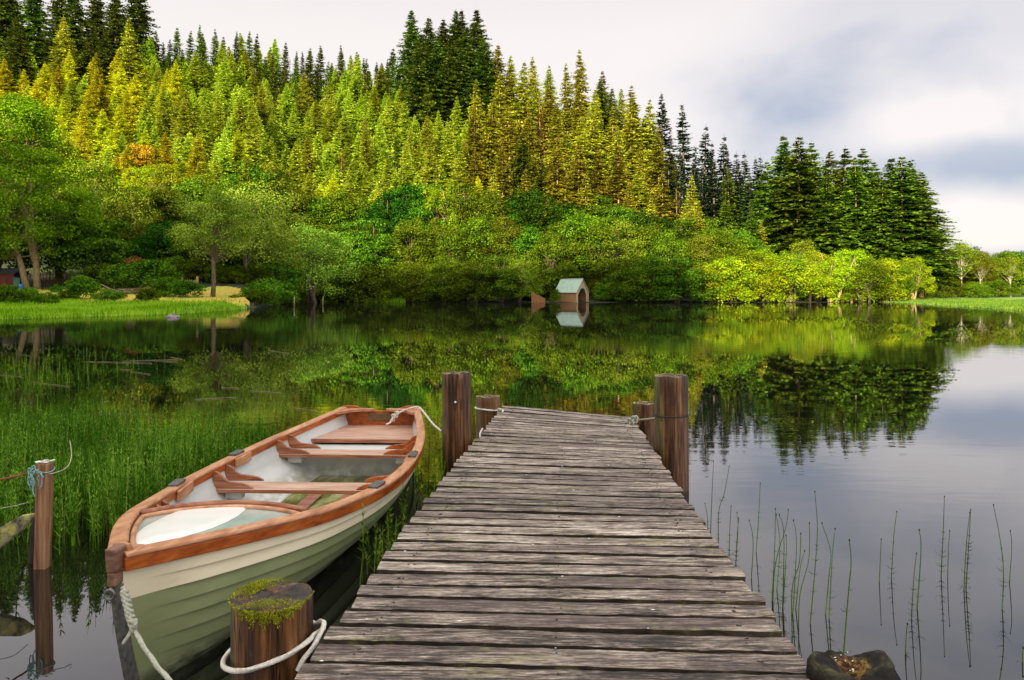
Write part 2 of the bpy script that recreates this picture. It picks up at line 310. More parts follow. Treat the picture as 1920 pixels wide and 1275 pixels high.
# ------------------------------------------------------------------ mesh helpers
def link(o, parent=None):
    COL.objects.link(o)
    if parent is not None: o.parent = parent
    return o
def tag(o, label=None, cat=None, group=None, kind=None):
    if label: o['label'] = label
    if cat: o['category'] = cat
    if group: o['group'] = group
    if kind: o['kind'] = kind
    return o
def empty(name, loc, rz=0, label=None, cat=None, group=None):
    o = bpy.data.objects.new(name, None); o.empty_display_size = .2; COL.objects.link(o)
    o.location = loc; o.rotation_euler = (0, 0, rz); return tag(o, label, cat, group)
class MB:
    def __init__(s): s.v = []; s.f = []; s.m = []; s.sm = []
    def add(s, vs, fs, m=0, smooth=False):
        b = len(s.v); s.v += [tuple(p) for p in vs]
        for f in fs: s.f.append(tuple(i + b for i in f)); s.m.append(m); s.sm.append(smooth)
    def box(s, c, d, m=0, rot=None):
        x, y, z = [k / 2 for k in d]
        vs = [Vector(p) for p in ((-x, -y, -z), (x, -y, -z), (x, y, -z), (-x, y, -z), (-x, -y, z), (x, -y, z), (x, y, z), (-x, y, z))]
        if rot is not None: vs = [rot @ p for p in vs]
        s.add([p + Vector(c) for p in vs], [(0, 3, 2, 1), (4, 5, 6, 7), (0, 1, 5, 4), (1, 2, 6, 5), (2, 3, 7, 6), (3, 0, 4, 7)], m)
    def tube(s, pts, rad, sides=8, m=0, cap=True, twist=0, lobes=0):
        pts = [Vector(p) for p in pts]; n = len(pts)
        if not isinstance(rad, (list, tuple)): rad = [rad] * n
        vs = []; up = None; ln = 0
        for i, p in enumerate(pts):
            t = (pts[min(i + 1, n - 1)] - pts[max(i - 1, 0)])
            if t.length < 1e-9: t = Vector((0, 0, 1))
            t.normalize()
            if up is None: up = t.orthogonal().normalized()
            up = (up - t * up.dot(t))
            if up.length < 1e-6: up = t.orthogonal()
            up.normalize(); sd = t.cross(up)
            if i: ln += (p - pts[i - 1]).length
            for k in range(sides):
                a = 2 * math.pi * k / sides
                r = rad[i] * (1 + (.22 * math.cos(lobes * a - twist * ln) if lobes else 0))
                vs.append(p + (up * math.cos(a) + sd * math.sin(a)) * r)
        fs = [(i * sides + k, i * sides + (k + 1) % sides, (i + 1) * sides + (k + 1) % sides, (i + 1) * sides + k) for i in range(n - 1) for k in range(sides)]
        if cap: fs += [tuple(reversed(range(sides))), tuple(range((n - 1) * sides, n * sides))]
        s.add(vs, fs, m, True)
    def prism(s, poly, axis_from, axis_to, m=0):     # poly: list of Vectors, extruded by vector
        n = len(poly); a = [p + axis_from for p in poly]; b = [p + axis_to for p in poly]
        s.add(a + b, [tuple(reversed(range(n))), tuple(range(n, 2 * n))] + [(i, (i + 1) % n, n + (i + 1) % n, n + i) for i in range(n)], m)
    def build(s, name, mats, parent=None, bevel=0, fix=False):
        me = bpy.data.meshes.new(name); me.from_pydata(s.v, [], s.f)
        for m in (mats if isinstance(mats, (list, tuple)) else [mats]): me.materials.append(M[m])
        me.polygons.foreach_set('material_index', s.m); me.polygons.foreach_set('use_smooth', s.sm); me.update()
        if fix:
            import bmesh
            bm = bmesh.new(); bm.from_mesh(me); bmesh.ops.recalc_face_normals(bm, faces=bm.faces); bm.to_mesh(me); bm.free()
        o = link(bpy.data.objects.new(name, me), parent)
        if bevel:
            b = o.modifiers.new('bevel', 'BEVEL'); b.width = bevel; b.segments = 2; b.limit_method = 'ANGLE'; b.angle_limit = R(40)
        return o
def quads_mesh(name, V, mats):
    """V: (n,4,3) array of quads"""
    n = len(V); me = bpy.data.meshes.new(name); me.vertices.add(n * 4); me.vertices.foreach_set('co', V.astype(np.float32).ravel())
    me.loops.add(n * 4); me.loops.foreach_set('vertex_index', np.arange(n * 4, dtype=np.int32))
    me.polygons.add(n); me.polygons.foreach_set('loop_start', np.arange(0, n * 4, 4, dtype=np.int32)); me.polygons.foreach_set('loop_total', np.full(n, 4, np.int32))
    me.materials.append(M[mats]); me.update(calc_edges=True); return me
def unit(a): return a / (np.linalg.norm(a, axis=-1, keepdims=True) + 1e-9)
def rhombs(P, D, L, W, rg):
    """leaf rhombs from base P along D, random roll"""
    D = unit(D); ref = rg.normal(size=D.shape); Sx = unit(np.cross(D, ref))
    L = L[:, None]; W = W[:, None]
    return np.stack([P, P + D * L * .45 + Sx * W / 2, P + D * L, P + D * L * .45 - Sx * W / 2], 1)
def flat_rhombs(P, D, L, W, rg, tilt=.5):
    D = unit(D); up = np.array([0, 0, 1.0]) + rg.normal(size=D.shape) * tilt; Sx = unit(np.cross(D, up))
    L = L[:, None]; W = W[:, None]
    return np.stack([P, P + D * L * .45 + Sx * W / 2, P + D * L, P + D * L * .45 - Sx * W / 2], 1)
def px(x, y, z=None, D=None):
    """point of the photograph back-projected to the height z or the depth D"""
    if D is None: D = (CH - z) * F / (y - HY)
    return Vector(((x - CX) * D / F, D, CH - (y - HY) * D / F))
def lerp(t, xs, ys): return float(np.interp(t, xs, ys))

# ------------------------------------------------------------------ terrain
SX = [-900, -300, 0, 330, 420, 450, 475, 490, 505, 520, 560, 640, 700, 1000, 1300, 1500, 1640, 1665, 1780, 1920, 2300, 3000]
SDp = [40, 48, 60, 76, 90, 97, 108, 122, 140, 152, 172, 184, 176, 172, 168, 172, 183, 172, 122, 89, 60, 45]
EX = [-900, -200, 0, 300, 500, 750, 900, 1000, 1100, 1200, 1300, 1430, 1600, 1760, 3000]
EG = [.335, .335, .318, .297, .286, .268, .265, .255, .232, .18, .10, .03, .015, .008, .006]
def shoreD(p): return lerp(p, SX, SDp)
def ground_z(x, y):
    p = CX + F * x / max(y, 1); s_ = shoreD(p); d = y - s_
    if d < 0: return max(-.8, d * .25)
    left = 1 - min(max((p - 470) / 50, 0), 1)
    zl = lerp(y, [60, 85, 98, 106, 116, 128, 140, 165], [.12, .35, .75, 1.1, 1.75, 3.2, 4.2, 6]) * min(d / 9, 1)
    right = min(max((p - 1640) / 30, 0), 1)
    zr = min(d * .01, .25) + max(0, y - 195) * .01
    zm = min(d * .045, .5) + min(max(0, d - 11) * .1, .9)
    z = left * zl + right * zr + (1 - left - right) * zm
    dh = 160 * left + 182 * (1 - left); dc = lerp(p, [0, 500, 900, 1200, 1500], [350, 335, 315, 300, 290]); e = lerp(p, EX, EG)
    t = (y - dh) / (dc - dh)
    if t > 0:
        top = e * dc
        z += top * (min(t, 1) ** 1.12) if y < dc + 90 else top * max(0, 1 - (y - dc - 90) / 400)
    return z
cols = list(range(-900, 2801, 25)); rows = [38] + list(np.linspace(46, 200, 78)) + list(np.linspace(206, 440, 40)) + [480, 540, 620, 720, 850, 1100, 1600, 2400, 4000]
def sheet(name, cols, rows, lift, m, ok=None, **kw):
    mb = MB(); idx = {}; vs = []; fs = []
    for i, p in enumerate(cols):
        for j, y in enumerate(rows):
            x = (p - CX) / F * y; nz = math.sin(x * .31) * math.cos(y * .27) * .12 + math.sin(x * .11 + 2) * math.sin(y * .09) * .5 * (1 if y > 185 else .1)
            z = ground_z(x, y); idx[i, j] = len(vs); vs.append((x, y, z + (nz if z > .3 else 0) + lift))
    for i in range(len(cols) - 1):
        for j in range(len(rows) - 1):
            if ok and not ok((cols[i] + cols[i + 1]) / 2, (rows[j] + rows[j + 1]) / 2): continue
            fs.append((idx[i, j], idx[i + 1, j], idx[i + 1, j + 1], idx[i, j + 1]))
    mb.add(vs, fs, 0, True); return tag(mb.build(name, m), kind='structure', **kw)
sheet('ground', cols, rows, 0, 'ground')
sheet('lawn', list(range(60, 500, 8)), list(np.linspace(97, 132, 30)), .05, 'lawn', lambda p, y: p < 472 - (y - 100) * .5 + 4 * math.sin(y) and y > shoreD(p) + 3 and y > 99 + 2 * math.sin(p * .03) and y < 126 + 3 * math.sin(p * .05) and p < 485)
sheet('marsh', list(range(-500, 500, 20)), list(np.linspace(50, 108, 40)), .03, 'marsh', lambda p, y: y > shoreD(p) - .5 and y < 103)
sheet('spit', list(range(1640, 2400, 20)), list(np.linspace(58, 214, 60)), .03, 'marsh', lambda p, y: y > shoreD(p) - .5 and y < 212)
sheet('mud_bank', list(range(1560, 1672, 8)), list(np.linspace(170, 192, 12)), .12, 'mud', lambda p, y: y > shoreD(p) - .5)
mb = MB(); mb.add([(-4000, -30, 0), (4000, -30, 0), (4000, 4200, 0), (-4000, 4200, 0)], [(0, 1, 2, 3)]); tag(mb.build('water', 'water'), kind='structure')
mb = MB(); mb.add([(-4200, -200, -1.2), (4200, -200, -1.2), (4200, 4400, -1.2), (-4200, 4400, -1.2)], [(0, 1, 2, 3)]); tag(mb.build('lake_bed', 'mud'), kind='structure')
mb = MB(); vs = []; fs = []
for i in range(40):
    x = -70 + i * 3.6
    for j, (y, z) in enumerate([(1.2, -.6), (-1, .05), (-4, .45), (-30, 1.2), (-90, 3), (-200, 5)]): vs.append((x, y + math.sin(i * .8) * .25, z))
for i in range(39):
    for j in range(5): fs.append((i * 6 + j, i * 6 + j + 1, (i + 1) * 6 + j + 1, (i + 1) * 6 + j))
mb.add(vs, fs, 0, True); tag(mb.build('near_shore', 'ground', fix=True), kind='structure')
# added unseen hill behind the viewer, shaped to shade near water, garden and shoreline
sh_ = Vector((SD.x, SD.y)).normalized(); pp = Vector((-sh_.y, sh_.x)); mb = MB(); vs = []; fs = []; tn = math.tan(SUN_EL)
tts = list(range(-900, -80, 40)) + list(range(-80, 60, 7)) + list(range(60, 700, 40))
for t in tts:
    top = lerp(t, [-900, -300, -150, -30, -18, 2, 60, 700], [150, 180, 1, 1, .80, .62, .5, .3]) 
    hr = (lerp(t, [-85, -60], [4, 13]) + (400 + lerp(t, [-150, -20], [138, 184])) * tn); hr = top if top > 5 else hr * top
    hr += 1.6 * math.sin(t * .21) + 1.2 * math.sin(t * .53 + 1)
    for k, (d_, f_) in enumerate([(230, .12), (290, .35), (345, .68), (400, 1.0), (470, .95), (700, .0)]):
        q = sh_ * (d_ + 8 * math.sin(t * .03 + k)) + pp * t; vs.append((q.x, q.y, hr * f_ - (1 if f_ == 0 else 0)))
for i in range(len(tts) - 1):
    for j in range(5): fs.append((i * 6 + j, i * 6 + j + 1, (i + 1) * 6 + j + 1, (i + 1) * 6 + j))
mb.add(vs, fs, 0, True); tag(mb.build('opposite_hill', 'ground', fix=True), kind='structure')
mb = MB(); vs = []; n = 60
for i in range(n):
    t = i / (n - 1); x = 900 + t * 2900; h = 95 + 55 * math.sin(t * 3.1) + 10 * math.sin(t * 21) + 5 * math.sin(t * 47)
    h *= min(1, .35 + t * 3)
    vs += [(x, 2250, -5), (x, 2600, h), (x, 3300, -5)]
fs = []
for i in range(n - 1):
    for j in range(2): fs.append((i * 3 + j, i * 3 + j + 1, i * 3 + j + 4, i * 3 + j + 3))
mb.add(vs, fs, 0, True); tag(mb.build('distant_hill', 'far_hill', fix=True), kind='structure')

# ------------------------------------------------------------------ trees
def conifer_mesh(H, Rr, base, whorls, seed, nb=(6, 9), droop=.12, bare=False, spray=1.0, top=.75, gap=0.0):
    rg = np.random.default_rng(seed); P = []; D = []; L = []; W = []
    br = MB()
    lean = rg.normal(size=2) * .012 * H
    def axis(z): t = z / H; return np.array([lean[0] * t * t, lean[1] * t * t, z])
    for k in range(whorls):
        f = ((k + rg.uniform(-.3, .3)) / whorls); f = max(f, 0) ** .92; z = H * (base + (1 - base) * f)
        Lb = Rr * ((1 - f) ** top) * min(1, .45 + f * 4) * rg.uniform(.86, 1.12) + .12
        for b in range(rg.integers(*nb)):
            if rg.random() < gap: continue
            az = rg.uniform(0, 2 * math.pi); l = Lb * rg.uniform(.62, 1.12); zz = z + rg.uniform(-.25, .25) * H / whorls
            d = np.array([math.cos(az), math.sin(az), 0]); n = max(4, int(l / (.34 * spray)))
            t = np.linspace(.12, 1, n); rise = .18 * (f) - droop * (1 - f)
            pts = axis(zz) + d * (t * l)[:, None]; pts[:, 2] += l * (rise * t - droop * 1.1 * t * t + .14 * t ** 4)
            if bare is False and k % 2 == 0 and b < 3: br.tube([axis(zz), pts[len(pts) // 2], pts[-1]], [.05, .03, .01], 3, cap=False)
            perp = np.array([-d[1], d[0], 0])
            for s in (-1, 1):
                q = pts + rg.normal(size=pts.shape) * .08
                dr = d * rg.uniform(.5, .9, (n, 1)) + s * perp * rg.uniform(.5, 1.1, (n, 1)); dr[:, 2] += rg.normal(-.12, .16, n)
                ll = (.30 + .30 * (1 - t) * l ** .5 + .12) * spray * rg.uniform(.8, 1.3, n) * min(1, .40 + (1 - f) * 2.6)
                P.append(q); D.append(dr); L.append(ll); W.append(ll * .55)
            P.append(pts); D.append(np.repeat(d[None], n, 0) + rg.normal(size=(n, 3)) * .2); ll = np.full(n, .5 * spray) * min(1, .35 + (1 - f) * 2.6); L.append(ll); W.append(ll * .5)
    m = 14; zz = np.linspace(H * .95, H * 1.015, m); P.append(np.stack([axis(z) for z in zz])); a = rg.uniform(0, 6.28, m)
    D.append(np.stack([np.cos(a), np.sin(a), np.full(m, .9)], 1)); ll = np.linspace(.35, .14, m) * spray; L.append(ll); W.append(ll * .3)
    V = flat_rhombs(np.concatenate(P), np.concatenate(D), np.concatenate(L), np.concatenate(W), rg)
    r0 = H * .0115 + .05
    br.tube([axis(H * t) + np.array([0, 0, -.5 if t == 0 else 0]) for t in (0, .08, .3, .6, .85, 1.0)], [r0 * 1.35, r0, r0 * .8, r0 * .5, r0 * .22, .02], 7)
    return V, br
def crown_tree(H, Rr, seed, nclump=55, leaves=90, leaf=.34, base=.25, flat=.75, trunks=1, low=False, limbs=True, spread=.25, trunk_r=None, lean=0.0, airy=0.0, open_=0.0):
    rg = np.random.default_rng(seed); mb = MB(); P = []; Nn = []; c0 = np.array([lean * H, 0, H * (base + (1 - base) * .5)]); rz = H * (1 - base) * .5
    tr = trunk_r or H * .016 + .05
    forks = [np.array([rg.uniform(-.12, .12) * H * (i + .4) + lean * H * .6, rg.uniform(-.06, .06) * H, H * rg.uniform(.42, .55)]) for i in range(trunks)]
    for i, fk in enumerate(forks):
        b0 = np.array([(i - (trunks - 1) / 2) * tr * 2.4, 0, -.6])
        mb.tube([b0, b0 + (fk - b0) * .35 + rg.normal(size=3) * H * .012, b0 + (fk - b0) * .7 + rg.normal(size=3) * H * .012, fk, fk + np.array([rg.normal() * .05 * H, rg.normal() * .05 * H, H * .34])], [tr * 1.3, tr, tr * .85, tr * .7, tr * .15], 8)
    lobes = unit(rg.normal(size=(5, 3))) * np.array([1, 1, .7])
    for i in range(nclump):
        d = unit(rg.normal(size=3)); d[2] = d[2] * .9 + .08
        if not low and d[2] < -.55: d[2] *= -.6
        lob = 1 + .22 * max(0, float(np.max(lobes @ d)) - .45) * 2 - .12 * rg.random()
        rr = rg.uniform(.60, .90) * lob
        if rg.random() < .22: rr *= rg.uniform(.4, .8)
        wz = 1 - .32 * max(d[2], 0)
        if low and d[2] < .1:
            hn = math.hypot(d[0], d[1]) + 1e-6; k_ = max(hn, .93) / hn; d[0] *= k_; d[1] *= k_; wz = 1.0; d[2] *= 1.08
        c = c0 + d * np.array([Rr * wz, Rr * wz, rz]) * rr
        rc = Rr * rg.uniform(spread * .7, spread * 1.25)
        if limbs and i % 2 == 0:
            fk = forks[rg.integers(len(forks))]; s0 = fk * rg.uniform(.62, 1.15); mid = (s0 + c) / 2 + rg.normal(size=3) * H * .015
            mb.tube([s0, mid, c], [tr * .32, tr * .2, tr * .05], 5, cap=False)
        n = int(leaves * (rc / (Rr * spread)) ** 2 * rg.uniform(.8, 1.2)); dv = unit(rg.normal(size=(n, 3)))
        dv[:, 2] = np.abs(dv[:, 2]) * np.where(rg.random(n) < .72, 1, -1)
        rad = rc * rg.uniform(.55 - .4 * airy, 1.08 + .25 * airy, n)[:, None]
        P.append(c + dv * rad * np.array([1, 1, flat])); Nn.append(dv)
    P = np.concatenate(P); Nn = np.concatenate(Nn); keep = P[:, 2] > .05; P = P[keep]; Nn = Nn[keep]; n = len(P)
    nrm = unit(Nn + np.array([0, 0, .35]) + rg.normal(size=(n, 3)) * .5); D = unit(np.cross(nrm, rg.normal(size=(n, 3)))); Sx = np.cross(nrm, D)
    L = leaf * rg.uniform(.7, 1.35, n)[:, None]; W = L * .7
    V = np.stack([P - D * L / 2, P + Sx * W / 2, P + D * L / 2, P - Sx * W / 2], 1)
    return V, mb
protos = {}
def proto(key, maker, leafm, barkm='bark'):
    V, mb = maker(); crown = quads_mesh('crown', V, leafm)
    tmp = mb.build('trunk', barkm); tm = tmp.data; bpy.data.objects.remove(tmp); protos[key] = (crown, tm)
for i in range(4):
    proto(f'young{i}', lambda: conifer_mesh(18, 4.9, .02, 34, 10 + i, (8, 11), .12, spray=1.15, top=1.0), 'needle_young')
    proto(f'yellow{i}', lambda: conifer_mesh(18, 5.2, .02, 32, 40 + i, (8, 11), .12, spray=1.2, top=1.0), 'needle_yellow')
    proto(f'spire{i}', lambda: conifer_mesh(18, 3.5, .03, 30, 210 + i, (6, 9), .10, spray=.95, top=1.15, gap=.12), 'needle_spire')
    proto(f'gold{i}', lambda: conifer_mesh(32, 8.8, .06, 36, 20 + i, (8, 11), .24, spray=1.6, top=.95, gap=.12), 'needle_gold', 'bark_pale')
    proto(f'dark{i}', lambda: conifer_mesh(36, 9.8, .05, 40, 30 + i, (9, 12), .22, spray=1.7, top=.9, gap=.05), 'needle_dark')
    proto(f'green{i}', lambda: conifer_mesh(42, 11.2, .14, 46, 50 + i, (9, 12), .24, spray=1.75, top=.9, gap=.08), 'needle_green', 'bark_pale')
    proto(f'mid{i}', lambda: crown_tree(15, 6.4, 70 + i, 62, 210, .36, .0, low=True, trunks=2, spread=.33, flat=.7), 'leaf_mid')
    proto(f'lowbush{i}', lambda: crown_tree(9, 5.4, 80 + i, 80, 120, .36, -.04, low=True, trunks=3, spread=.28), 'leaf_mid')
    proto(f'olive{i}', lambda: crown_tree(18, 6.6, 90 + i, 100, 130, .32, .04, low=True, trunks=2, spread=.24, airy=.4), 'leaf_olive')
    proto(f'lime{i}', lambda: crown_tree(13, 5.6, 100 + i, 95, 120, .28, .0, low=True, trunks=3, spread=.20, airy=.5), 'leaf_yellow', 'bark_pale')
for i in range(3):
    proto(f'limebush{i}', lambda: crown_tree(9, 5.4, 180 + i, 90, 120, .28, -.04, low=True, trunks=3, spread=.22, airy=.4), 'leaf_yellow')
    proto(f'blue{i}', lambda: conifer_mesh(30, 5.6, .06, 38, 60 + i, (6, 9), .16, spray=1.2, top=1.1, gap=.15), 'needle_blue')
    proto(f'deep{i}', lambda: crown_tree(14, 5.8, 110 + i, 85, 130, .36, .02, low=True, trunks=2, spread=.26), 'leaf_deep')
    proto(f'emerald{i}', lambda: crown_tree(13, 5.6, 120 + i, 60, 200, .36, .0, low=True, trunks=2, spread=.32, flat=.5), 'leaf_emerald')
    proto(f'birch{i}', lambda: crown_tree(15, 4.6, 130 + i, 70, 110, .26, .22, trunks=1, spread=.27, airy=.6, trunk_r=.18), 'leaf_olive', 'bark_birch')
    proto(f'shrub{i}', lambda: crown_tree(3, 2.4, 140 + i, 30, 170, .20, .0, low=True, trunks=2, spread=.32, limbs=False, trunk_r=.03), 'leaf_emerald')
for i in range(2): proto(f'willow{i}', lambda: crown_tree(17, 8.2, 160 + i, 95, 170, .30, .0, low=True, trunks=3, spread=.25, flat=.7), 'leaf_willow')
for i in range(2): proto(f'snag{i}', lambda: conifer_mesh(26, 4.5, .1, 30, 170 + i, (5, 8), .15, spray=1.2, top=1.0, gap=.45), 'needle_rust', 'bark_pale')
proto('orange0', lambda: crown_tree(13, 5.0, 150, 50, 110, .40, .2, spread=.26), 'leaf_orange')
proto('rust0', lambda: crown_tree(7, 3.6, 151, 45, 160, .22, .05, low=True, spread=.26, airy=.6), 'leaf_rust')
PH = dict(willow=17, snag=26, spire=18, limebush=9, young=18, yellow=18, gold=32, dark=36, green=42, mid=15, lowbush=9, olive=18, lime=13, blue=30, deep=14, emerald=13, birch=15, shrub=3, orange=13, rust=7)
PN = dict(willow=2, snag=2, limebush=3, orange=1, rust=1, blue=3, deep=3, emerald=3, birch=3, shrub=3)
def tree(kind, name, p, D, h, label, cat='tree', group=None, wide=1.0, var=None, z=None, rz=None):
    v = var if var is not None else rnd.randrange(PN.get(kind, 4))
    crown, tm = protos[f'{kind}{v}']; x = (p - CX) / F * D
    r = empty(name, (x, D, (ground_z(x, D) if z is None else z) - .1), rnd.uniform(0, 6.28) if rz is None else rz, label, cat, group)
    s_ = h / PH[kind]; r.scale = (s_ * wide * rnd.uniform(.88, 1.12), s_ * wide * rnd.uniform(.88, 1.12), s_); r.rotation_euler[0] = rnd.gauss(0, .018); r.rotation_euler[1] = rnd.gauss(0, .018)
    for nm, me in (('crown', crown), ('trunk', tm)):
        c = bpy.data.objects.new(nm, me); COL.objects.link(c); c.parent = r
    return r
ORD = ['zeroth', 'first', 'second', 'third', 'fourth', 'fifth', 'sixth', 'seventh', 'eighth', 'ninth', 'tenth', 'eleventh', 'twelfth', 'thirteenth', 'fourteenth', 'fifteenth', 'sixteenth', 'seventeenth', 'eighteenth', 'nineteenth', 'twentieth']
def ordn(n): return ORD[n] if n <= 20 else 'twenty-' + ORD[n - 20] if n < 30 else 'thirtieth' if n == 30 else 'thirty-' + ORD[n - 30] if n < 40 else 'fortieth' if n == 40 else 'forty-' + ORD[n - 40]
def row(kind, name, p0, p1, n, D, h, hj, desc, where, group, wide=1.0, jit=.35, dj=3, cat='tree'):
    step = (p1 - p0) / max(n - 1, 1)
    for i in range(n):
        p = p0 + step * (i + rnd.uniform(-jit, jit))
        kk = kind if isinstance(kind, str) else kind[rnd.randrange(len(kind))]
        tree(kk, name, p, D + rnd.uniform(-dj, dj), h * rnd.uniform(1 - hj, 1 + hj), f'{desc}, {ordn(i + 1)} from the left {where}', cat, group, wide * rnd.uniform(.88, 1.12))

# the young plantation on the hillside, in rows
rowname = ['lowest', 'second lowest', 'third', 'fourth', 'fifth', 'sixth', 'seventh', 'topmost']
for k, (D, h, n, p0, p1) in enumerate([(196, 14, 17, 250, 900), (214, 15, 21, 20, 890), (232, 16, 25, -40, 885), (250, 17, 27, -50, 870), (269, 17, 28, -50, 850), (289, 17, 28, 130, 830), (310, 17, 29, 240, 790), (330, 16, 31, 270, 770)]):
    lastk = k >= 6
    step = (p1 - p0) / (n - 1)
    for i in range(n):
        p = p0 + step * (i + rnd.uniform(-.35, .35))
        kind = 'yellow' if (p < 330 and k < 6 and rnd.random() < .85) or (k <= 1 and rnd.random() < .4) else 'young'
        if k >= 6: kind = 'spire' if rnd.random() < .75 else 'young'
        hh = h * rnd.uniform(.75, 1.25) * (1.15 if kind == 'spire' else 1)
        col_ = {'yellow': 'golden yellow young spruce', 'young': 'pale yellow-green young spruce', 'spire': 'darker green spruce'}[kind]
        tree(kind, 'spruce_tree', p, D + rnd.uniform(-6, 6), hh, f'{col_}, {ordn(i + 1)} from the left in the {rowname[k]} plantation row', 'tree', 'spruces of the hillside plantation', rnd.uniform(1.0, 1.35) * (1.05 if kind == 'spire' else 1))
row('dark', 'fir_tree', -60, 265, 9, 318, 42, .1, 'tall dark old fir', 'in the back row of old firs', 'old firs at the upper left', 1.1)
row(['dark', 'gold'], 'fir_tree', -40, 250, 7, 288, 32, .12, 'tall olive fir', 'in the front row of old firs', 'old firs at the upper left', 1.1)
row('dark', 'fir_tree', 770, 900, 6, 305, 40, .07, 'very tall dark fir', 'in the back of the dark clump', 'dark clump of firs on the ridge', 1.15)
row('dark', 'fir_tree', 785, 915, 5, 288, 37, .08, 'very tall dark fir', 'in the front of the dark clump', 'dark clump of firs on the ridge', 1.2)
row('gold', 'spruce_tree', 935, 1195, 9, 292, 29, .19, 'golden olive spruce', 'on the ridge beyond the dark clump', 'golden mature spruces on the slope')
row('gold', 'spruce_tree', 900, 1215, 10, 266, 30, .19, 'golden olive spruce', 'in the upper golden row', 'golden mature spruces on the slope', 1.05)
row('gold', 'spruce_tree', 885, 1270, 11, 242, 28, .19, 'golden olive spruce', 'in the middle golden row', 'golden mature spruces on the slope', 1.05)
row(['gold', 'gold', 'green'], 'spruce_tree', 905, 1285, 10, 222, 25, .14, 'golden olive spruce', 'in the lower golden row', 'golden mature spruces on the slope', 1.1)
row('gold', 'spruce_tree', 930, 1290, 8, 205, 21, .14, 'rusty gold spruce', 'just above the shoreline trees', 'golden mature spruces on the slope', 1.1)
row('dark', 'spruce_tree', 1130, 1215, 4, 275, 29, .06, 'dark pointed spruce', 'where the ridge starts to fall', 'dark spruces where the ridge falls')
for p, D, h, d in [(1243, 262, 43, 'tallest slim blue-black spruce where the ridge drops away'), (1285, 262, 45, 'second slim blue-black spruce, right of the tallest one'), (1318, 258, 42, 'third slim blue-black spruce down the falling ridge'),
                   (1352, 255, 42, 'fourth slim blue-black spruce down the falling ridge'), (1336, 262, 38, 'short dark spruce between the third and fourth slim spruces'), (1378, 250, 38, 'thin dark spruce near the dip in the skyline'),
                   (1398, 248, 40, 'sparse dark spruce standing in the dip of the skyline'), (1418, 248, 40, 'dark spruce at the foot of the ridge beside the tall green firs'), (1390, 238, 36, 'broad spruce filling the dip below the ridge'), (1432, 236, 40, 'broad spruce touching the outer left of the tall firs'), (1366, 244, 38, 'spruce between the fourth slim one and the dip'), (1408, 232, 33, 'lower spruce in front of the dip'), (1262, 250, 28, 'dark spruce crowding the foot of the tallest blue-black spruce'), (1300, 248, 28, 'dark spruce crowding behind the lower golden trees')]:
    tree('blue', 'spruce_tree', p, D, h, d, group='slim dark spruces on the falling ridge', wide=1.25)
row(['green', 'blue'], 'spruce_tree', 1255, 1450, 10, 236, 33, .12, 'mid-height green spruce', 'below the slim dark spruces', 'spruces below the falling ridge')
row(['green', 'gold', 'green'], 'spruce_tree', 1290, 1430, 6, 208, 21, .14, 'shorter green spruce', 'behind the lime willows left of the tall firs', 'spruces below the falling ridge', 1.1)
for i, (p, D, h) in enumerate([(1468, 222, 45.5), (1497, 214, 44), (1520, 224, 44), (1446, 228, 38), (1558, 226, 42), (1582, 214, 41.5), (1613, 220, 42.5), (1640, 228, 40), (1608, 208, 38), (1668, 214, 40), (1692, 206, 39), (1712, 212, 39), (1727, 205, 35), (1545, 208, 33), (1655, 204, 32)]):
    tree('green', 'fir_tree', p, D, h, f'tall dark green fir, {["tallest at the left end", "second from the left end", "third, touching the second", "shorter one at the outer left", "first right of the gap", "second right of the gap", "middle one with sky showing through", "behind the middle one", "in front of the middle one", "fourth from the right end", "third from the right end", "second from the right end", "last one facing the open water", "low one in the gap", "low one before the right half"][i]} of the stand', group='tall firs on the point', wide=1.28 + (.12 if i > 8 else 0))
# shoreline broadleaves
for p, D, h, l in [(1015, 250, 27, 'rusty half dead spruce high in the golden slope'), (975, 246, 22, 'smaller rusty spruce beside the half dead one'), (1160, 236, 22, 'brown tipped spruce low on the golden slope'), (935, 268, 26, 'thin dying spruce at the left of the golden slope'),
                   (685, 262, 18, 'rust topped young spruce in the middle of the plantation'), (1270, 226, 20, 'pale dead spruce below the slim blue ones'), (640, 240, 15, 'small browned spruce in the plantation')]:
    tree('snag', 'dead_spruce', p, D, h, l, 'tree')
row(['mid', 'deep', 'emerald'], 'alder_tree', 560, 1370, 17, 206, 17, .14, 'green broadleaf tree', 'in the back row behind the shoreline', 'broadleaf trees behind the shoreline', 1.15)
row(['mid', 'olive', 'mid', 'emerald'], 'alder_tree', 470, 1350, 19, 192, 15, .15, 'rounded green alder', 'in the middle row along the far shore', 'alders in the middle row along the far shore', 1.1)
for i in range(33):
    p = 505 + i * 36 + rnd.uniform(-9, 9)
    k = rnd.choice(['mid', 'lowbush', 'emerald', 'mid', 'olive']) if p < 1330 else rnd.choice(['lime', 'limebush', 'limebush', 'mid'])
    D = shoreD(p) + rnd.uniform(2, 5) + (12 if 985 < p < 1190 else 0)
    tree(k, 'alder_tree', p, D, rnd.uniform(8.5, 13.5) * (.8 if abs(p - 1066) < 75 else 1), f'alder overhanging the far shore, {ordn(i + 1)} from the left in front', group='alders overhanging the far shore', wide=1.25, z=-1.1)
for i, (p, D, h, wd) in enumerate([(1030, 186, 15, 1.1), (1085, 192, 18, 1.0), (1062, 184, 9, 1.1)]):
    tree('mid', 'alder_tree', p, D, h, ['green alder behind the left of the boathouse roof', 'tall green alder rising behind the boathouse', 'low bushy alder right behind the boathouse roof'][i], wide=wd)
tree('lowbush', 'willow_bush', 1041, 171.5, 3.4, 'pale green bush growing over the left end of the boathouse', 'bush', wide=.75, z=0)
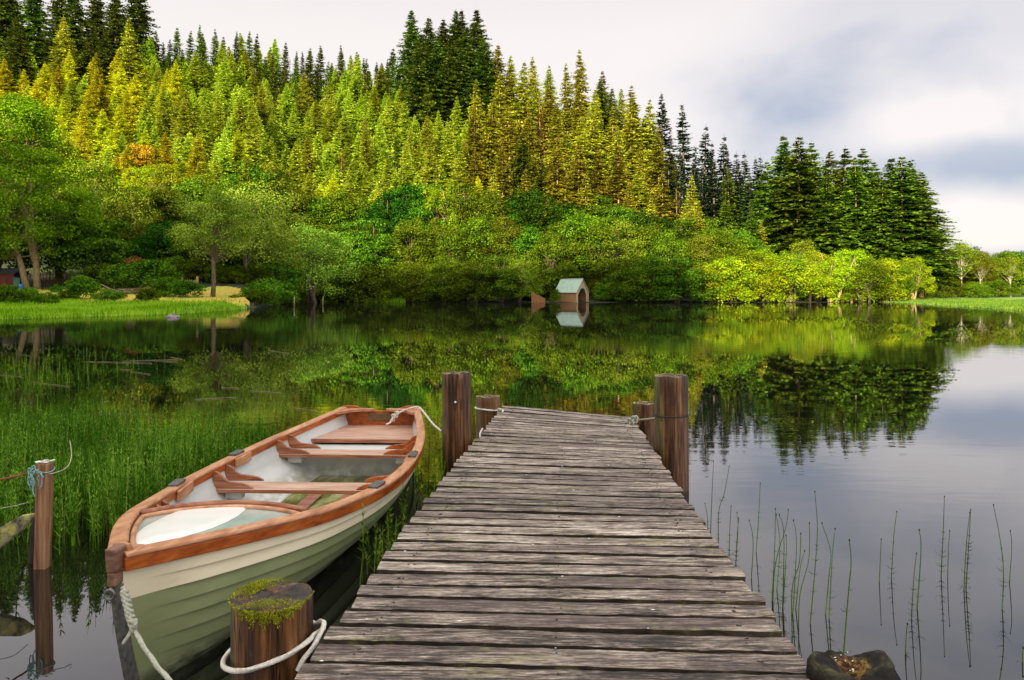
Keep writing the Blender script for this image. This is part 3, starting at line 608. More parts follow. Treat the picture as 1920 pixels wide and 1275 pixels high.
tree('lowbush', 'willow_bush', 1150, 180, 6.5, 'ochre green bush crowding the right side of the boathouse', 'bush', wide=1.0, z=0)
row('lowbush', 'willow_bush', 1128, 1200, 4, 176, 4.2, .15, 'low green bush', 'at the waterline beside the boathouse', 'bushes beside the boathouse', 1.3, dj=1, cat='bush')
row(['lime', 'lime', 'lime', 'mid'], 'willow_tree', 1320, 1690, 12, 178, 11.5, .16, 'bright lime yellow willow', 'in the front row on the sunlit point', 'lime willows on the sunlit point', 1.15)
row(['lime', 'olive', 'lime'], 'willow_tree', 1310, 1700, 11, 190, 13, .16, 'sunlit yellow willow', 'in the back row on the sunlit point', 'yellow willows behind on the point', 1.1)
row('lowbush', 'willow_bush', 1700, 1900, 8, 206, 5.5, .2, 'low green bush', 'behind the grassy spit', 'bushes behind the grassy spit', 1.1, cat='bush')
row(['mid', 'olive', 'olive'], 'birch_tree', 1765, 2080, 13, 232, 13.5, .12, 'dull green broadleaf tree', 'in the low wood', 'trees of the low wood behind the spit', 1.15)
row(['mid', 'deep'], 'birch_tree', 1740, 2060, 10, 246, 14.5, .12, 'darker broadleaf tree', 'at the back of the low wood', 'trees at the back of the low wood', 1.1)
for p, D, h, l in [(1803, 214, 17.5, 'tall birch with pale trunk and thin feathery top above the spit'), (1836, 214, 14, 'slim birch with a pair of pale stems'), (1896, 208, 12.5, 'slim pale birch at the end of the spit'), (1700, 196, 11, 'leaning pale birch at the foot of the tall firs')]:
    tree('birch', 'birch_tree', p, D, h, l)
# left bank
row(['mid', 'olive', 'emerald'], 'alder_tree', 60, 480, 9, 176, 16, .12, 'green broadleaf tree', 'behind the garden on the left bank', 'broadleaf trees behind the garden', 1.1)
row(['lime', 'yellow', 'lime'], 'larch_tree', 90, 330, 6, 192, 16, .12, 'sunlit yellow-green tree', 'between the garden trees and the hillside', 'yellow trees between garden and hillside', 1.1)
tree('olive', 'birch_tree', 170, 158, 26, 'tall feathery olive birch behind the big maple', wide=.8)
tree('olive', 'birch_tree', 245, 162, 20, 'drooping olive brown birch leaning to the right of the maple', wide=.9)
tree('orange', 'maple_tree', 262, 214, 13, 'small orange leaved tree on the hillside above the garden')
tree('orange', 'maple_tree', 205, 196, 11, 'orange gold tree just above the feathery birch')
tree('olive', 'oak_tree', 512, 196, 29, 'broad round grey-green oak standing above the alders', wide=.95)
tree('lime', 'larch_tree', 820, 204, 20, 'soft yellow-green birch poking above the shoreline trees', wide=.8)
tree('deep', 'oak_tree', 305, 150, 13, 'very dark green oak behind the lawn', wide=1.1)
tree('deep', 'oak_tree', 255, 142, 9, 'dark green tree beside the rust coloured bush', wide=1.1)
tree('rust', 'copper_bush', 254, 132, 5.5, 'rust brown copper leaved bush beyond the lawn', 'bush')
tree('willow', 'alder_tree', 462, 139, 19, 'large rounded alder at the end of the left bank', wide=1.05)
tree('olive', 'alder_tree', 520, 150, 14, 'olive alder leaning over the water past the bank', wide=1.1, z=.2)
tree('willow', 'alder_tree', 585, 160, 18, 'green alder reaching low over the dark inlet', wide=1.1, z=.2)
tree('olive', 'alder_tree', 555, 165, 18, 'taller olive alder behind the dark inlet', wide=1.0)
row(['deep', 'mid', 'deep'], 'oak_tree', 335, 480, 5, 148, 10, .15, 'dark tree', 'closing the back of the lawn', 'dark trees behind the lawn', 1.2)
row('lowbush', 'alder_bush', 330, 500, 7, 139, 4.5, .2, 'low green thicket', 'behind the lawn alder', 'thickets behind the lawn', 1.2, cat='bush')
for p_, D_, h_, l_ in [(478, 112, 2.6, 'thick bush at the tip of the green bank'), (494, 119, 3.6, 'dark bush where the bank meets the inlet'), (505, 130, 4.5, 'tall bush over the mouth of the inlet'), (462, 121, 2.2, 'small bush near the end of the lawn')]:
    tree('shrub', 'shrub', p_, D_, h_, l_, 'bush', 'bushes at the end of the bank', wide=1.3, z=.2)
# the leaning alder on the lawn, and the big maple, each its own mesh
def special(name, V, mb, leafm, barkm, loc, label, cat='tree'):
    r = empty(name, loc, 0, label, cat); me = quads_mesh('crown', V, leafm); c = bpy.data.objects.new('crown', me); COL.objects.link(c); c.parent = r
    mb.build('trunk', barkm, r); return r
V, mb = crown_tree(17, 7.0, 300, 100, 230, .24, .22, spread=.2, trunks=1, trunk_r=.33, airy=.3, lean=.02)
special('alder_tree', V, mb, 'leaf_willow', 'bark', (-45.5, 113.5, ground_z(-45.5, 113.5)), 'broad alder with a bent trunk standing on the mown lawn')
def maple():
    rg = np.random.default_rng(5); mb = MB(); H = 33
    st = [[(-1.0, 0, -1), (-2.2, 0, 4), (-4.2, 0, 10), (-5.4, .5, 17), (-5.0, 0, 25)], [(.6, 0, -1), (.1, .3, 5), (-.4, 0, 11), (-.8, 0, 20), (-1.6, 0, 29)], [(.1, .3, 4.5), (-1.6, 1, 9), (-2.6, 1, 16), (-8, 1, 23)]]
    for q in st: mb.tube(q, [.62, .44, .34, .24, .06], 9)
    mb.tube([(.3, 0, 6.5), (2.6, -.5, 8.3)], [.16, .07], 6)
    P = []; Nn = []
    layers = [(7.5, 9.5, 7), (10.5, 11.5, 10), (13.5, 12.5, 12), (16.5, 12, 12), (19.5, 11, 12), (22.5, 8, 11), (25.5, 6.5, 9), (28.5, 5.0, 7), (31, 3, 4)]
    for z, r_, n in layers:
        for i in range(int(n * 2.6)):
            a = rg.uniform(0, 6.28); rr = r_ * rg.uniform(.35, 1.05); c = np.array([-1.5 + rr * math.cos(a), rr * math.sin(a) * .9, z + rg.uniform(-1.3, 1.3) - rr * .06])
            s0 = np.array(st[i % 2][2 if z < 16 else 3]) * np.array([1, 1, 0]) + np.array([0, 0, z - 2.5])
            if i % 2 == 0: mb.tube([s0, (s0 + c) / 2 + rg.normal(size=3) * .4, c], [.17, .10, .03], 5, cap=False)
            rc = rg.uniform(1.6, 2.9); m = int(260 * rc * rc / 5); dv = unit(rg.normal(size=(m, 3))); rad = rc * rg.uniform(.3, 1.1, m)[:, None]
            P.append(c + dv * rad * np.array([1, 1, .55])); Nn.append(dv)
    P = np.concatenate(P); Nn = np.concatenate(Nn); n = len(P)
    nrm = unit(Nn * .5 + np.array([0, 0, .8]) + rg.normal(size=(n, 3)) * .5); D = unit(np.cross(nrm, rg.normal(size=(n, 3)))); Sx = np.cross(nrm, D)
    L = .36 * rg.uniform(.7, 1.3, n)[:, None]; W = L * .75
    return np.stack([P - D * L / 2, P + Sx * W / 2, P + D * L / 2, P - Sx * W / 2], 1), mb
V, mb = maple(); x0 = (64 - CX) / F * 126
special('maple_tree', V, mb, 'leaf_maple', 'bark_pale', (x0, 126, ground_z(x0, 126)), 'big emerald maple with two pale leaning trunks on the left bank')
tree('emerald', 'maple_tree', 168, 134, 15, 'low spreading emerald tree to the right of the big maple', wide=1.25)
tree('deep', 'oak_tree', 110, 146, 16, 'dark tree filling the space behind the brown fence', wide=1.2)
tree('deep', 'oak_tree', -10, 140, 15, 'dark tree over the red shed', wide=1.1)
tree('mid', 'alder_tree', -70, 130, 20, 'green tree at the outer end of the garden', wide=1.1)
for p, D, h, l, k in [(10, 94, 2.6, 'leafy bush at the left end of the bank', 'shrub'), (50, 97, 2.2, 'broad bush below the big maple', 'shrub'), (88, 92, 1.7, 'low bush in front of the maple bush', 'shrub'), (128, 104, 1.6, 'bush rising beside the brown fence', 'shrub'),
                      (160, 108, 3.4, 'upright pointed bush right of the fence', 'shrub'), (205, 100, 1.9, 'dark green low bush before the log pile', 'shrub'), (280, 100, 1.9, 'low bush on the edge of the lawn', 'shrub'),
                      (240, 124, 4.2, 'wide emerald bush behind the log pile', 'shrub'), (288, 122, 5.0, 'domed emerald bush beyond the lawn', 'shrub'), (318, 114, 3.0, 'bright rounded bush left of the wooden gate', 'shrub'), (350, 112, 2.6, 'dark rounded bush in front of the gate', 'shrub'),
                      (185, 128, 4.0, 'spreading bush behind the left lawn', 'shrub'), (105, 120, 1.2, 'dark bush against the brown fence', 'shrub'), (-30, 98, 3.0, 'bush beyond the outer end of the bank', 'shrub')]:
    tree(k, 'shrub', p, D, h, l, 'bush', 'bushes on the left bank', wide=1.2)
# unseen trees added behind the viewer to keep the low sun off the jetty
for i in range(13):
    s_ = (i - 6) * 9; bx = SD.x / SD.xy.length * 62 + s_ * -SD.y / SD.xy.length; by = SD.y / SD.xy.length * 62 + s_ * SD.x / SD.xy.length
    if by > -6: continue
    kind = ['mid', 'olive', 'emerald'][i % 3]; crown, tm = protos[f'{kind}{i % 3}']
    r = empty('alder_tree', (bx, by, 1.5), i * 1.3, f'tall tree on the near shore behind the jetty, {ordn(i + 1)} along', 'tree', 'trees on the near shore'); r.scale = (1.9, 1.9, 30 / PH[kind])
    for nm, me in (('crown', crown), ('trunk', tm)):
        c = bpy.data.objects.new(nm, me); COL.objects.link(c); c.parent = r
# grasses
def blades(n, fn, h0, h1, wd, seed):
    rg = np.random.default_rng(seed); out = []
    pts = np.array(fn(n, rg)); n = len(pts); a = rg.uniform(0, 6.28, n); h = rg.uniform(h0, h1, n)
    s = np.stack([np.cos(a), np.sin(a), np.zeros(n)], 1) * wd / 2; ln = rg.normal(size=(n, 3)) * .18; ln[:, 2] = 1; top = pts + ln * h[:, None]
    mid = pts + (top - pts) * .6
    return np.stack([pts - s, pts + s, mid + s * .7, top], 1)
def bankpts(n, rg):
    out = []
    while len(out) < n:
        p = rg.uniform(-60, 512); y = rg.uniform(57, 106) if rg.random() < .9 else rg.uniform(100, 150); d = y - shoreD(p)
        if d < -.4 or (p > 150 and y > 100 and rg.random() < .85): continue
        dens = .5 + .5 * math.sin(p * .05 + y * .5) * math.sin(y * .55 + p * .011); 
        if rg.random() > .12 + .88 * dens: continue
        x = (p - CX) / F * y; out.append((x, y, max(ground_z(x, y), -.05)))
    return out
tag(bpy.data.objects.new('bank_grass', quads_mesh('bank_grass', blades(36000, bankpts, .2, .6, .07, 1), 'grass_bright')), 'long bright green grass along the left bank', 'grass', kind='stuff'); link(bpy.data.objects['bank_grass'])
def spitpts(n, rg):
    out = []
    while len(out) < n:
        p = rg.uniform(1640, 1980); y = rg.uniform(75, 212); d = y - shoreD(p)
        if d < -.3 or rg.random() > (150 / y) * .8: continue
        x = (p - CX) / F * y; out.append((x, y, max(ground_z(x, y), -.05)))
    return out
tag(bpy.data.objects.new('spit_grass', quads_mesh('spit_grass', blades(16000, spitpts, .15, .45, .10, 2), 'grass_spit')), 'short green grass covering the flat spit', 'grass', kind='stuff'); link(bpy.data.objects['spit_grass'])
def farpts(n, rg):
    out = []
    while len(out) < n:
        p = rg.uniform(600, 760); y = shoreD(p) + rg.uniform(-1, 3); out.append(((p - CX) / F * y, y, .0))
    return out
tag(bpy.data.objects.new('shore_grass', quads_mesh('shore_grass', blades(2500, farpts, .5, 1.3, .14, 3), 'grass_bright')), 'strip of green grass under the far shore trees', 'grass', kind='stuff'); link(bpy.data.objects['shore_grass'])
def brushpts(n, rg):
    out = []
    while len(out) < n:
        p = rg.uniform(-80, 1280); y = rg.uniform(192, 345); x = (p - CX) / F * y
        if ground_z(x, y) > 5: out.append((x, y, ground_z(x, y) - .1))
    return out
tag(bpy.data.objects.new('undergrowth', quads_mesh('undergrowth', blades(30000, brushpts, .8, 2.6, 1.1, 4), 'needle_young')), 'green bracken and undergrowth between the hillside trees', 'undergrowth', kind='stuff'); link(bpy.data.objects['undergrowth'])

# ------------------------------------------------------------------ jetty
DZ = .5                                  # deck top above the water
LE = ([1.2, 3.13, 3.86, 4.82, 6.69, 8.45, 10.75], [-1.08, -.917, -.827, -.757, -.573, -.362, -.108])
RE = ([1.2, 3.11, 4.29, 5.8, 7.8, 10.75], [1.24, 1.288, 1.315, 1.37, 1.50, 1.715])
def drop(y): return lerp(y, [3, 6, 8, 10.8], [0, .02, .065, .15])
jet = empty('jetty', (0, 0, 0), 0, 'long jetty of weathered grey planks running out over the lake', 'jetty')
y = 1.42; pi_ = 0
while y < 10.72:
    pitch = rnd.uniform(.163, .187); wdt = pitch - rnd.uniform(.030, .044); th = .038
    yl = y + rnd.uniform(-.004, .004); yr = y - .085 + rnd.uniform(-.008, .008) - (.02 if y > 9 else 0)
    xl = lerp(yl, *LE) + rnd.uniform(-.022, .018); xr = lerp(yr, *RE) + rnd.uniform(-.018, .02)
    nx = 36; vs = []; fs = []; ph = rnd.uniform(0, 9); cup = rnd.uniform(-.004, .004); lift = rnd.uniform(-.004, .004); warp = rnd.uniform(.001, .006)
    ny = 6
    for i in range(nx + 1):
        t = i / nx; x = xl + (xr - xl) * t; yc = yl + (yr - yl) * t
        zc = DZ - drop(yc) * t + lift + warp * math.sin(t * 5 + ph)
        er = .0035 * math.sin(t * 43 + ph * 3) + .0025 * math.sin(t * 97 + ph) + rnd.uniform(-.0018, .0018); ef = .004 * math.sin(t * 37 + ph) + .003 * math.sin(t * 81 + ph * 2) + rnd.uniform(-.002, .002)
        ring = []
        for j in range(ny + 1):
            u = j / ny; yy = yc - wdt / 2 + ef + (wdt + er - ef) * u
            zz = zc + cup * (1 - (2 * u - 1) ** 2) - (.005 if j in (0, ny) else 0) + .0016 * math.sin(u * 19 + ph + t * 2) + rnd.uniform(-.0006, .0006)
            ring.append((x, yy, zz))
        ring.append((x, ring[-1][1] - .004, zc - th)); ring.append((x, ring[0][1] + .004, zc - th))
        vs += ring
    k = ny + 3
    for i in range(nx):
        for j in range(k): fs.append((i * k + j, (i + 1) * k + j, (i + 1) * k + (j + 1) % k, i * k + (j + 1) % k))
    fs += [tuple(range(k)), tuple(reversed(range(nx * k, nx * k + k)))]
    mb = MB(); mb.add(vs, fs, 0, False)
    o = mb.build('plank', 'deck', jet, fix=True); pi_ += 1
    y += pitch
for side in (0, 1, 2):
    mb = MB(); pts = []
    for q in np.linspace(1.0, 10.6, 20):
        l_, r_ = lerp(q, *LE), lerp(q, *RE); t = (.09, .5, .91)[side]
        pts.append((l_ + (r_ - l_) * t, q, DZ - .038 - .09 - drop(q) * t))
    for a, b in zip(pts[:-1], pts[1:]):
        a = Vector(a); b = Vector(b); d = b - a; mb.box((a + b) / 2, (.09, d.length + .0, .15), rot=Matrix.Rotation(-math.atan2(d.x, d.y), 3, 'Z'))
    mb.build('beam', 'beam', jet)
for q in (2.4, 3.5, 5.6, 8.0, 10.25):
    l_, r_ = lerp(q, *LE), lerp(q, *RE); mb = MB(); mb.box(((l_ + r_) / 2, q, DZ - .27 - drop(q) * .5), (r_ - l_ + .05, .10, .12)); mb.build('crossbeam', 'beam', jet)
mb = MB()                                # pale chips and droppings of lichen on the deck
def fleck(mb, x, y_, z, s_):
    n = 7; a0 = rnd.uniform(0, 6); mb.add([(x + s_ * math.cos(a0 + 6.283 * i / n) * rnd.uniform(.6, 1.3), y_ + s_ * .5 * math.sin(a0 + 6.283 * i / n) * rnd.uniform(.6, 1.2), z) for i in range(n)] + [(x, y_, z + .003)], [(i, (i + 1) % n, n) for i in range(n)])

for i in range(34):
    q = rnd.uniform(2.9, 10.2); t = rnd.uniform(.03, .97); l_, r_ = lerp(q, *LE), lerp(q, *RE); fleck(mb, l_ + (r_ - l_) * t, q, DZ - drop(q) * t + .0045, rnd.uniform(.004, .011))
mb.build('lichen_flecks', 'lid_white', jet)
mb = MB()
for pl in [c for c in jet.children if c.name.startswith('plank')]:
    v0 = [v.co for v in pl.data.vertices]; xs = [v.x for v in v0]; x0_, x1_ = min(xs), max(xs)
    for t in (.085, .095, .5, .905, .915):
        xx = x0_ + (x1_ - x0_) * t; near = [v for v in v0 if abs(v.x - xx) < .04]; ys = sorted(v.y for v in near); zt = max(v.z for v in near)
        yy = ys[0] + (ys[-1] - ys[0]) * rnd.uniform(.25, .75); mb.tube([(xx + rnd.uniform(-.02, .02), yy, zt - .004), (xx, yy, zt + .0015)], .0045, 7)
mb.build('nails', 'wire', jet)['kind'] = 'stuff'

# ------------------------------------------------------------------ mooring posts
def post(x, y_, r0, top, label, m='pile', moss=None, tilt=(0, 0), endm='endgrain', chips=0, name='mooring_post', seed=0, bot=-.9):
    rg = random.Random(seed); root = empty(name, (x, y_, 0), rg.uniform(0, .2), label, 'post'); root.rotation_euler = (tilt[0], tilt[1], 0)
    mb = MB(); ns = 64; zs = list(np.linspace(bot, top - .012, 26)) + [top - .003]; vs = []
    ph = [rg.uniform(0, 6.28) for _ in range(6)]
    def rad(a, z): return r0 * (1 + .018 * math.sin(3 * a + ph[0]) + .012 * math.sin(7 * a + ph[1] + z) + .01 * math.sin(z * 5 + ph[2]) + .006 * math.sin(17 * a + ph[3]) - .02 * max(0, math.cos((a - ph[4]) * 1) ** 60))
    for i, z in enumerate(zs):
        for k in range(ns):
            a = 6.2832 * k / ns; rr = rad(a, z) * (.985 if i == len(zs) - 1 else 1); vs.append((rr * math.cos(a), rr * math.sin(a), z + (.006 * math.sin(5 * a + ph[5]) + rg.uniform(-.003, .003) if i >= len(zs) - 2 else 0)))
    fs = [(i * ns + k, i * ns + (k + 1) % ns, (i + 1) * ns + (k + 1) % ns, (i + 1) * ns + k) for i in range(len(zs) - 1) for k in range(ns)]
    mb.add(vs, fs, 0, True); mb.build('shaft', m, root)
    mb = MB(); vs = []; fs = []; rings = [1.0, .85, .65, .42, .2]
    for i, q in enumerate(rings):
        for k in range(ns):
            a = 6.2832 * k / ns; rr = rad(a, top) * .985 * q; z = top - .002 + .006 * math.sin(5 * a + ph[5]) * q + (rg.uniform(-.006, .006) if 0 < i else -.002)
            vs.append((rr * math.cos(a), rr * math.sin(a), z))
    vs.append((0, 0, top - .004)); c = len(vs) - 1
    for i in range(len(rings) - 1): fs += [(i * ns + k, i * ns + (k + 1) % ns, (i + 1) * ns + (k + 1) % ns, (i + 1) * ns + k) for k in range(ns)]
    fs += [((len(rings) - 1) * ns + k, (len(rings) - 1) * ns + (k + 1) % ns, c) for k in range(ns)]
    mb.add(vs, fs, 0, True); mb.build('end_grain', endm, root)
    return root, rad
p1, rad1 = post(-1.125, 3.5, .186, .685, 'thick dark post with mossy top and white rope at the near end of the jetty', seed=1, endm='endgrain_dark')
p2, _ = post(-.60, 8.2, .160, 1.232, 'tall brown post on the boat side of the jetty with a pale nail mark', seed=2, tilt=(0, R(-.6)))
p3, _ = post(-.335, 10.4, .166, .672, 'short post with white rope ring at the far left corner of the jetty', 'pile_light', seed=3)
p4, _ = post(1.712, 8.0, .178, 1.225, 'thick tall brown post with a wire band on the open water side', seed=4, tilt=(0, R(-.5)))
p5, _ = post(1.825, 10.25, .158, .60, 'short dark post half hidden behind the wire banded post', seed=5)
# moss cushions of the near post
rg = np.random.default_rng(9); P = []; D = []
for i in range(5200):
    k = i % 3
    if k == 0:    # cushion at the back left of the top
        a = math.radians(rg.normal(150, 26)); q = rg.uniform(.45, .98); hgt = .03 * max(0, 1 - abs(q - .72) / .3)
        p = np.array([.185 * q * math.cos(a), .185 * q * math.sin(a), .685 + hgt * rg.uniform(.2, 1)]); d = np.array([math.cos(a) * .3, math.sin(a) * .3, 1.0])
    else:         # cushion hanging over the front edge
        a = math.radians(rg.normal(-78, 27)); w_ = max(0, 1 - ((math.degrees(a) + 78) / 58) ** 2)
        u = rg.uniform(-.5, 1) * w_
        if u < 0: q = 1 + u * .75; p = np.array([.186 * q * math.cos(a), .186 * q * math.sin(a), .685 + .035 * w_ * rg.uniform(.2, 1)]); d = np.array([math.cos(a) * .5, math.sin(a) * .5, .8])
        else: q = 1 + .07 * w_ * rg.uniform(.1, 1); p = np.array([.186 * q * math.cos(a), .186 * q * math.sin(a), .695 - .085 * u * rg.uniform(.5, 1.15) * (.75 + .25 * math.sin(a * 21))]); d = np.array([math.cos(a) * .9, math.sin(a) * .9, -.35])
    P.append(p); D.append(d + rg.normal(size=3) * .45)
P = np.array(P); n = len(P)
mm = quads_mesh('moss', rhombs(P, np.array(D), rg.uniform(.006, .015, n), rg.uniform(.002, .004, n), rg), 'moss'); link(bpy.data.objects.new('moss', mm), p1)
mb = MB(); mb.tube([(0, -.165, .93), (0, -.185, .93)], .012, 8); mb.build('nail', 'lid_white', p2)
mb = MB(); mb.tube([(.182 * math.cos(a), .182 * math.sin(a), .80 + .0 * a) for a in np.linspace(0, 6.2832, 40)], .006, 6, cap=False); mb.build('wire_band', 'wire', p4)
# rotten stump at the near right corner
st = empty('post_stump', (1.425, 3.12, 0), .3, 'rotten dark post stump with a hollow of orange moss beside the nearest plank', 'stump')
mb = MB(); vs = []; ns = 48; prof = [(.155, -.8), (.168, .30), (.180, .40), (.186, .47), (.180, .515), (.155, .548), (.115, .555), (.075, .535), (.035, .51), (.0, .50)]
rg = random.Random(3)
for i, (r_, z) in enumerate(prof):
    for k in range(ns):
        a = 6.2832 * k / ns; lob = 1 + .08 * math.sin(2 * a + .8) + .05 * math.sin(5 * a) + rg.uniform(-.03, .03)
        dz_ = (.028 * math.sin(2 * a + 2.2) + .014 * math.sin(5 * a + 1)) if i >= 4 else 0
        vs.append((r_ * lob * math.cos(a), r_ * lob * math.sin(a), z + rg.uniform(-.007, .007) + dz_ * (r_ / .18 if i > 5 else 1)))
fs = [(i * ns + k, i * ns + (k + 1) % ns, (i + 1) * ns + (k + 1) % ns, (i + 1) * ns + k) for i in range(len(prof) - 1) for k in range(ns)]
mb.add(vs, fs, 0, True); mb.build('shaft', 'stump', st)
mb = MB()
for i in range(9): fleck(mb, rg.uniform(-.07, .05), rg.uniform(-.04, .08), .548 + rg.uniform(-.01, .01), rg.uniform(.003, .007))
mb.build('lichen_flecks', 'lid_white', st)

# ------------------------------------------------------------------ rowing boat
O = Vector((-1.98, 3.73, 0)); T = Vector((.23, 6.22, 0)).normalized(); LB = 6.22
boat = empty('rowing_boat', O, -math.atan2(T.x, T.y), 'moored clinker rowing boat, cream and green with orange wooden gunwale', 'rowing boat')
Bi = Matrix.Rotation(math.atan2(T.x, T.y), 3, 'Z')
def toboat(v): return Bi @ (v - O)
AA = [0, .12, .3, .55, .8, 1.05, 1.3, 1.75, 2.1, 2.6, 3.0, 3.35, 4.1, 4.6, 5.3, 5.9, 6.22]
HB = [.012, .075, .165, .315, .435, .54, .635, .73, .805, .87, .895, .90, .87, .815, .69, .56, .50]
ZA = [0, .3, .9, 1.5, 2.2, 3.0, 4.0, 5.0, 6.22]; ZS = [.79, .755, .685, .605, .545, .505, .495, .515, .575]
def hb(a): return lerp(a, AA, HB)
# smooth the tables
_aa = np.linspace(0, LB, 125); _h = np.interp(_aa, AA, HB); _z = np.interp(_aa, ZA, ZS)
for _ in range(30): _h[1:-1] = (_h[:-2] + 2 * _h[1:-1] + _h[2:]) / 4; _z[1:-1] = (_z[:-2] + 2 * _z[1:-1] + _z[2:]) / 4
def hb(a): return float(np.interp(a, _aa, _h))
def zs(a): return float(np.interp(a, _aa, _z))
def zk(a): return -.16 + .05 * (a / LB) ** 2
def nexp(a): return lerp(a, [0, .6, 1.5, 3, 6.2], [5.0, 4.2, 3.6, 3.2, 3.0])
def rake(a, t): return .24 * t ** 1.4 * max(0, 1 - a / 1.6)
def sec(a, t, inset=0):
    h_ = max(hb(a) - inset, .004); n = nexp(a); flare = lerp(a, [0, 1, 3], [.05, .10, .14])
    return Vector((h_ * (1 - t ** n) * (1 - flare * t), a + rake(a, t), zs(a) - (zs(a) - zk(a) - inset) * t))
def sec_z(a, z, inset=.03):              # half width of the inside at height z
    t = (zs(a) - z) / (zs(a) - zk(a) - inset); return sec(a, min(max(t, 0), 1), inset).x
TE = [0, .165, .255, .35, .445, .545, .645, .755, .875, 1.0]
st_a = list(np.linspace(0, .6, 16)) + list(np.linspace(.68, LB, 52))
def strake_mesh(j0, j1):
    mb = MB()
    for sgn in (-1, 1):
        for j in range(j0, j1):
            vs = []
            for a in st_a:
                f = min(max((a - .10) / .35, 0), 1); f = f * f * (3 - 2 * f); pr = .024 * f
                sub = 4
                for q in range(sub + 1):
                    t = TE[j] + (TE[j + 1] - TE[j]) * q / sub; p = sec(a, t); e = .01
                    d = sec(a, min(t + e, 1)) - sec(a, max(t - e, 0)); nrm = Vector((-d.z, 0, d.x)).normalized()
                    if nrm.x < 0: nrm = -nrm
                    lo = pr * (q / sub) if j < len(TE) - 2 else 0
                    vs.append(Vector(p) + nrm * lo)
                p = sec(a, TE[j + 1]); vs.append(p - Vector((.004, 0, 0)))
            k = 6
            vs = [(sgn * v.x, v.y, v.z) for v in vs]
            for i in range(len(st_a) - 1):
                for q in range(5):
                    f_ = (i * k + q, (i + 1) * k + q, (i + 1) * k + q + 1, i * k + q + 1)
                    b = len(mb.v) if False else 0
            fs = [((i * k + q, (i + 1) * k + q, (i + 1) * k + q + 1, i * k + q + 1) if sgn < 0 else (i * k + q, i * k + q + 1, (i + 1) * k + q + 1, (i + 1) * k + q)) for i in range(len(st_a) - 1) for q in range(5)]
            base = len(mb.v); mb.v += vs
            for n_, f_ in enumerate(fs): mb.f.append(tuple(x + base for x in f_)); mb.m.append(0); mb.sm.append(n_ % 5 != 4)
    return mb
def sharp(o):
    me = o.data
    me.set_sharp_from_angle(angle=R(35)) if hasattr(me, 'set_sharp_from_angle') else None
    return o
sharp(strake_mesh(0, 2).build('topsides', 'cream', boat)); sharp(strake_mesh(2, 9).build('lower_hull', 'hull_green', boat))
# inside skin
mb = MB(); tt = np.linspace(0, 1, 22); vs = []
ia = [a for a in st_a if a > .12]
for a in ia:
    row_ = []
    for sgn in (-1, 1):
        r_ = []
        for t in tt:
            p = sec(a, t, .03); rib = .010 * math.exp(-((t - .30) / .03) ** 2) + .010 * math.exp(-((t - .52) / .03) ** 2)
            r_.append((sgn * max(p.x - rib, 0), p.y, p.z + rib * .5))
        row_.append(r_)
    vs += row_[0] + row_[1]
k = 22; fs = []
for i in range(len(ia) - 1):
    for s_ in range(2):
        for q in range(k - 1):
            A_ = i * 2 * k + s_ * k + q; Bv = (i + 1) * 2 * k + s_ * k + q; fs.append((A_, Bv, Bv + 1, A_ + 1) if s_ else (A_, A_ + 1, Bv + 1, Bv))
mb.add(vs, fs, 0, True); mb.build('inner_skin', 'inner', boat)
# sole: dirty water lying over the floor, and two floor boards
def level(z, a0, a1, name, m, inset=.031, n=40, zf=None):
    mb = MB(); vs = []
    for a in np.linspace(a0, a1, n):
        zz = z if zf is None else zf(a); w_ = sec_z(a, zz, inset) + .004; vs += [(-w_, a, zz), (-w_ * .33, a, zz), (w_ * .33, a, zz), (w_, a, zz)]
    fs = [(i * 4 + q, i * 4 + q + 1, (i + 1) * 4 + q + 1, (i + 1) * 4 + q) for i in range(n - 1) for q in range(3)]
    mb.add(vs, fs, 0, True); return mb.build(name, m, boat)
level(.035, .8, 4.72, 'bilge_water', 'bilge')
for bx in (-.16, .20):
    mb = MB(); mb.box((bx, 2.9, .052), (.13, 1.9, .018)); mb.build('floor_board', 'bench_edge', boat, bevel=.004)
# gunwale, both sides: cap (pale) and rubbing strake (orange)
def sweep(sgn, prof, m, name, a0=0.02, a1=LB, n=90, mats=None, parent=None):
    mb = MB(); vs = []; k = len(prof)
    for a in np.linspace(a0, a1, n):
        e = .02; d = Vector((hb(min(a + e, LB)) - hb(max(a - e, 0)), min(a + e, LB) - max(a - e, 0), 0)).normalized(); nr = Vector((d.y, -d.x, 0))
        c = Vector((hb(a), a, zs(a)))
        for (u, z) in prof:
            q = c + nr * u + Vector((0, 0, z))
            if u < 0 and q.x < 0: q.x = 0
            vs.append((sgn * q.x, q.y, q.z))
    fs = [(i * k + q, (i + 1) * k + q, (i + 1) * k + (q + 1) % k, i * k + (q + 1) % k) for i in range(n - 1) for q in range(k)]
    fs += [tuple(range(k)), tuple(range((n - 1) * k, n * k))]
    mb.add(vs, fs, 0, False); return mb.build(name, m, parent or boat, bevel=.006, fix=True)
for sgn in (-1, 1):
    sweep(sgn, [(-.060, .004), (-.052, .014), (.026, .014), (.036, .004), (.036, -.012), (-.060, -.012)], 'cap_wood', 'gunwale_cap')
    sweep(sgn, [(.002, -.013), (.030, -.013), (.030, -.082), (.002, -.082)], 'mahogany', 'rubbing_strake')
    sweep(sgn, [(-.055, -.013), (-.034, -.013), (-.034, -.070), (-.055, -.070)], 'mahogany', 'inwale', a0=.35, a1=LB - .04)
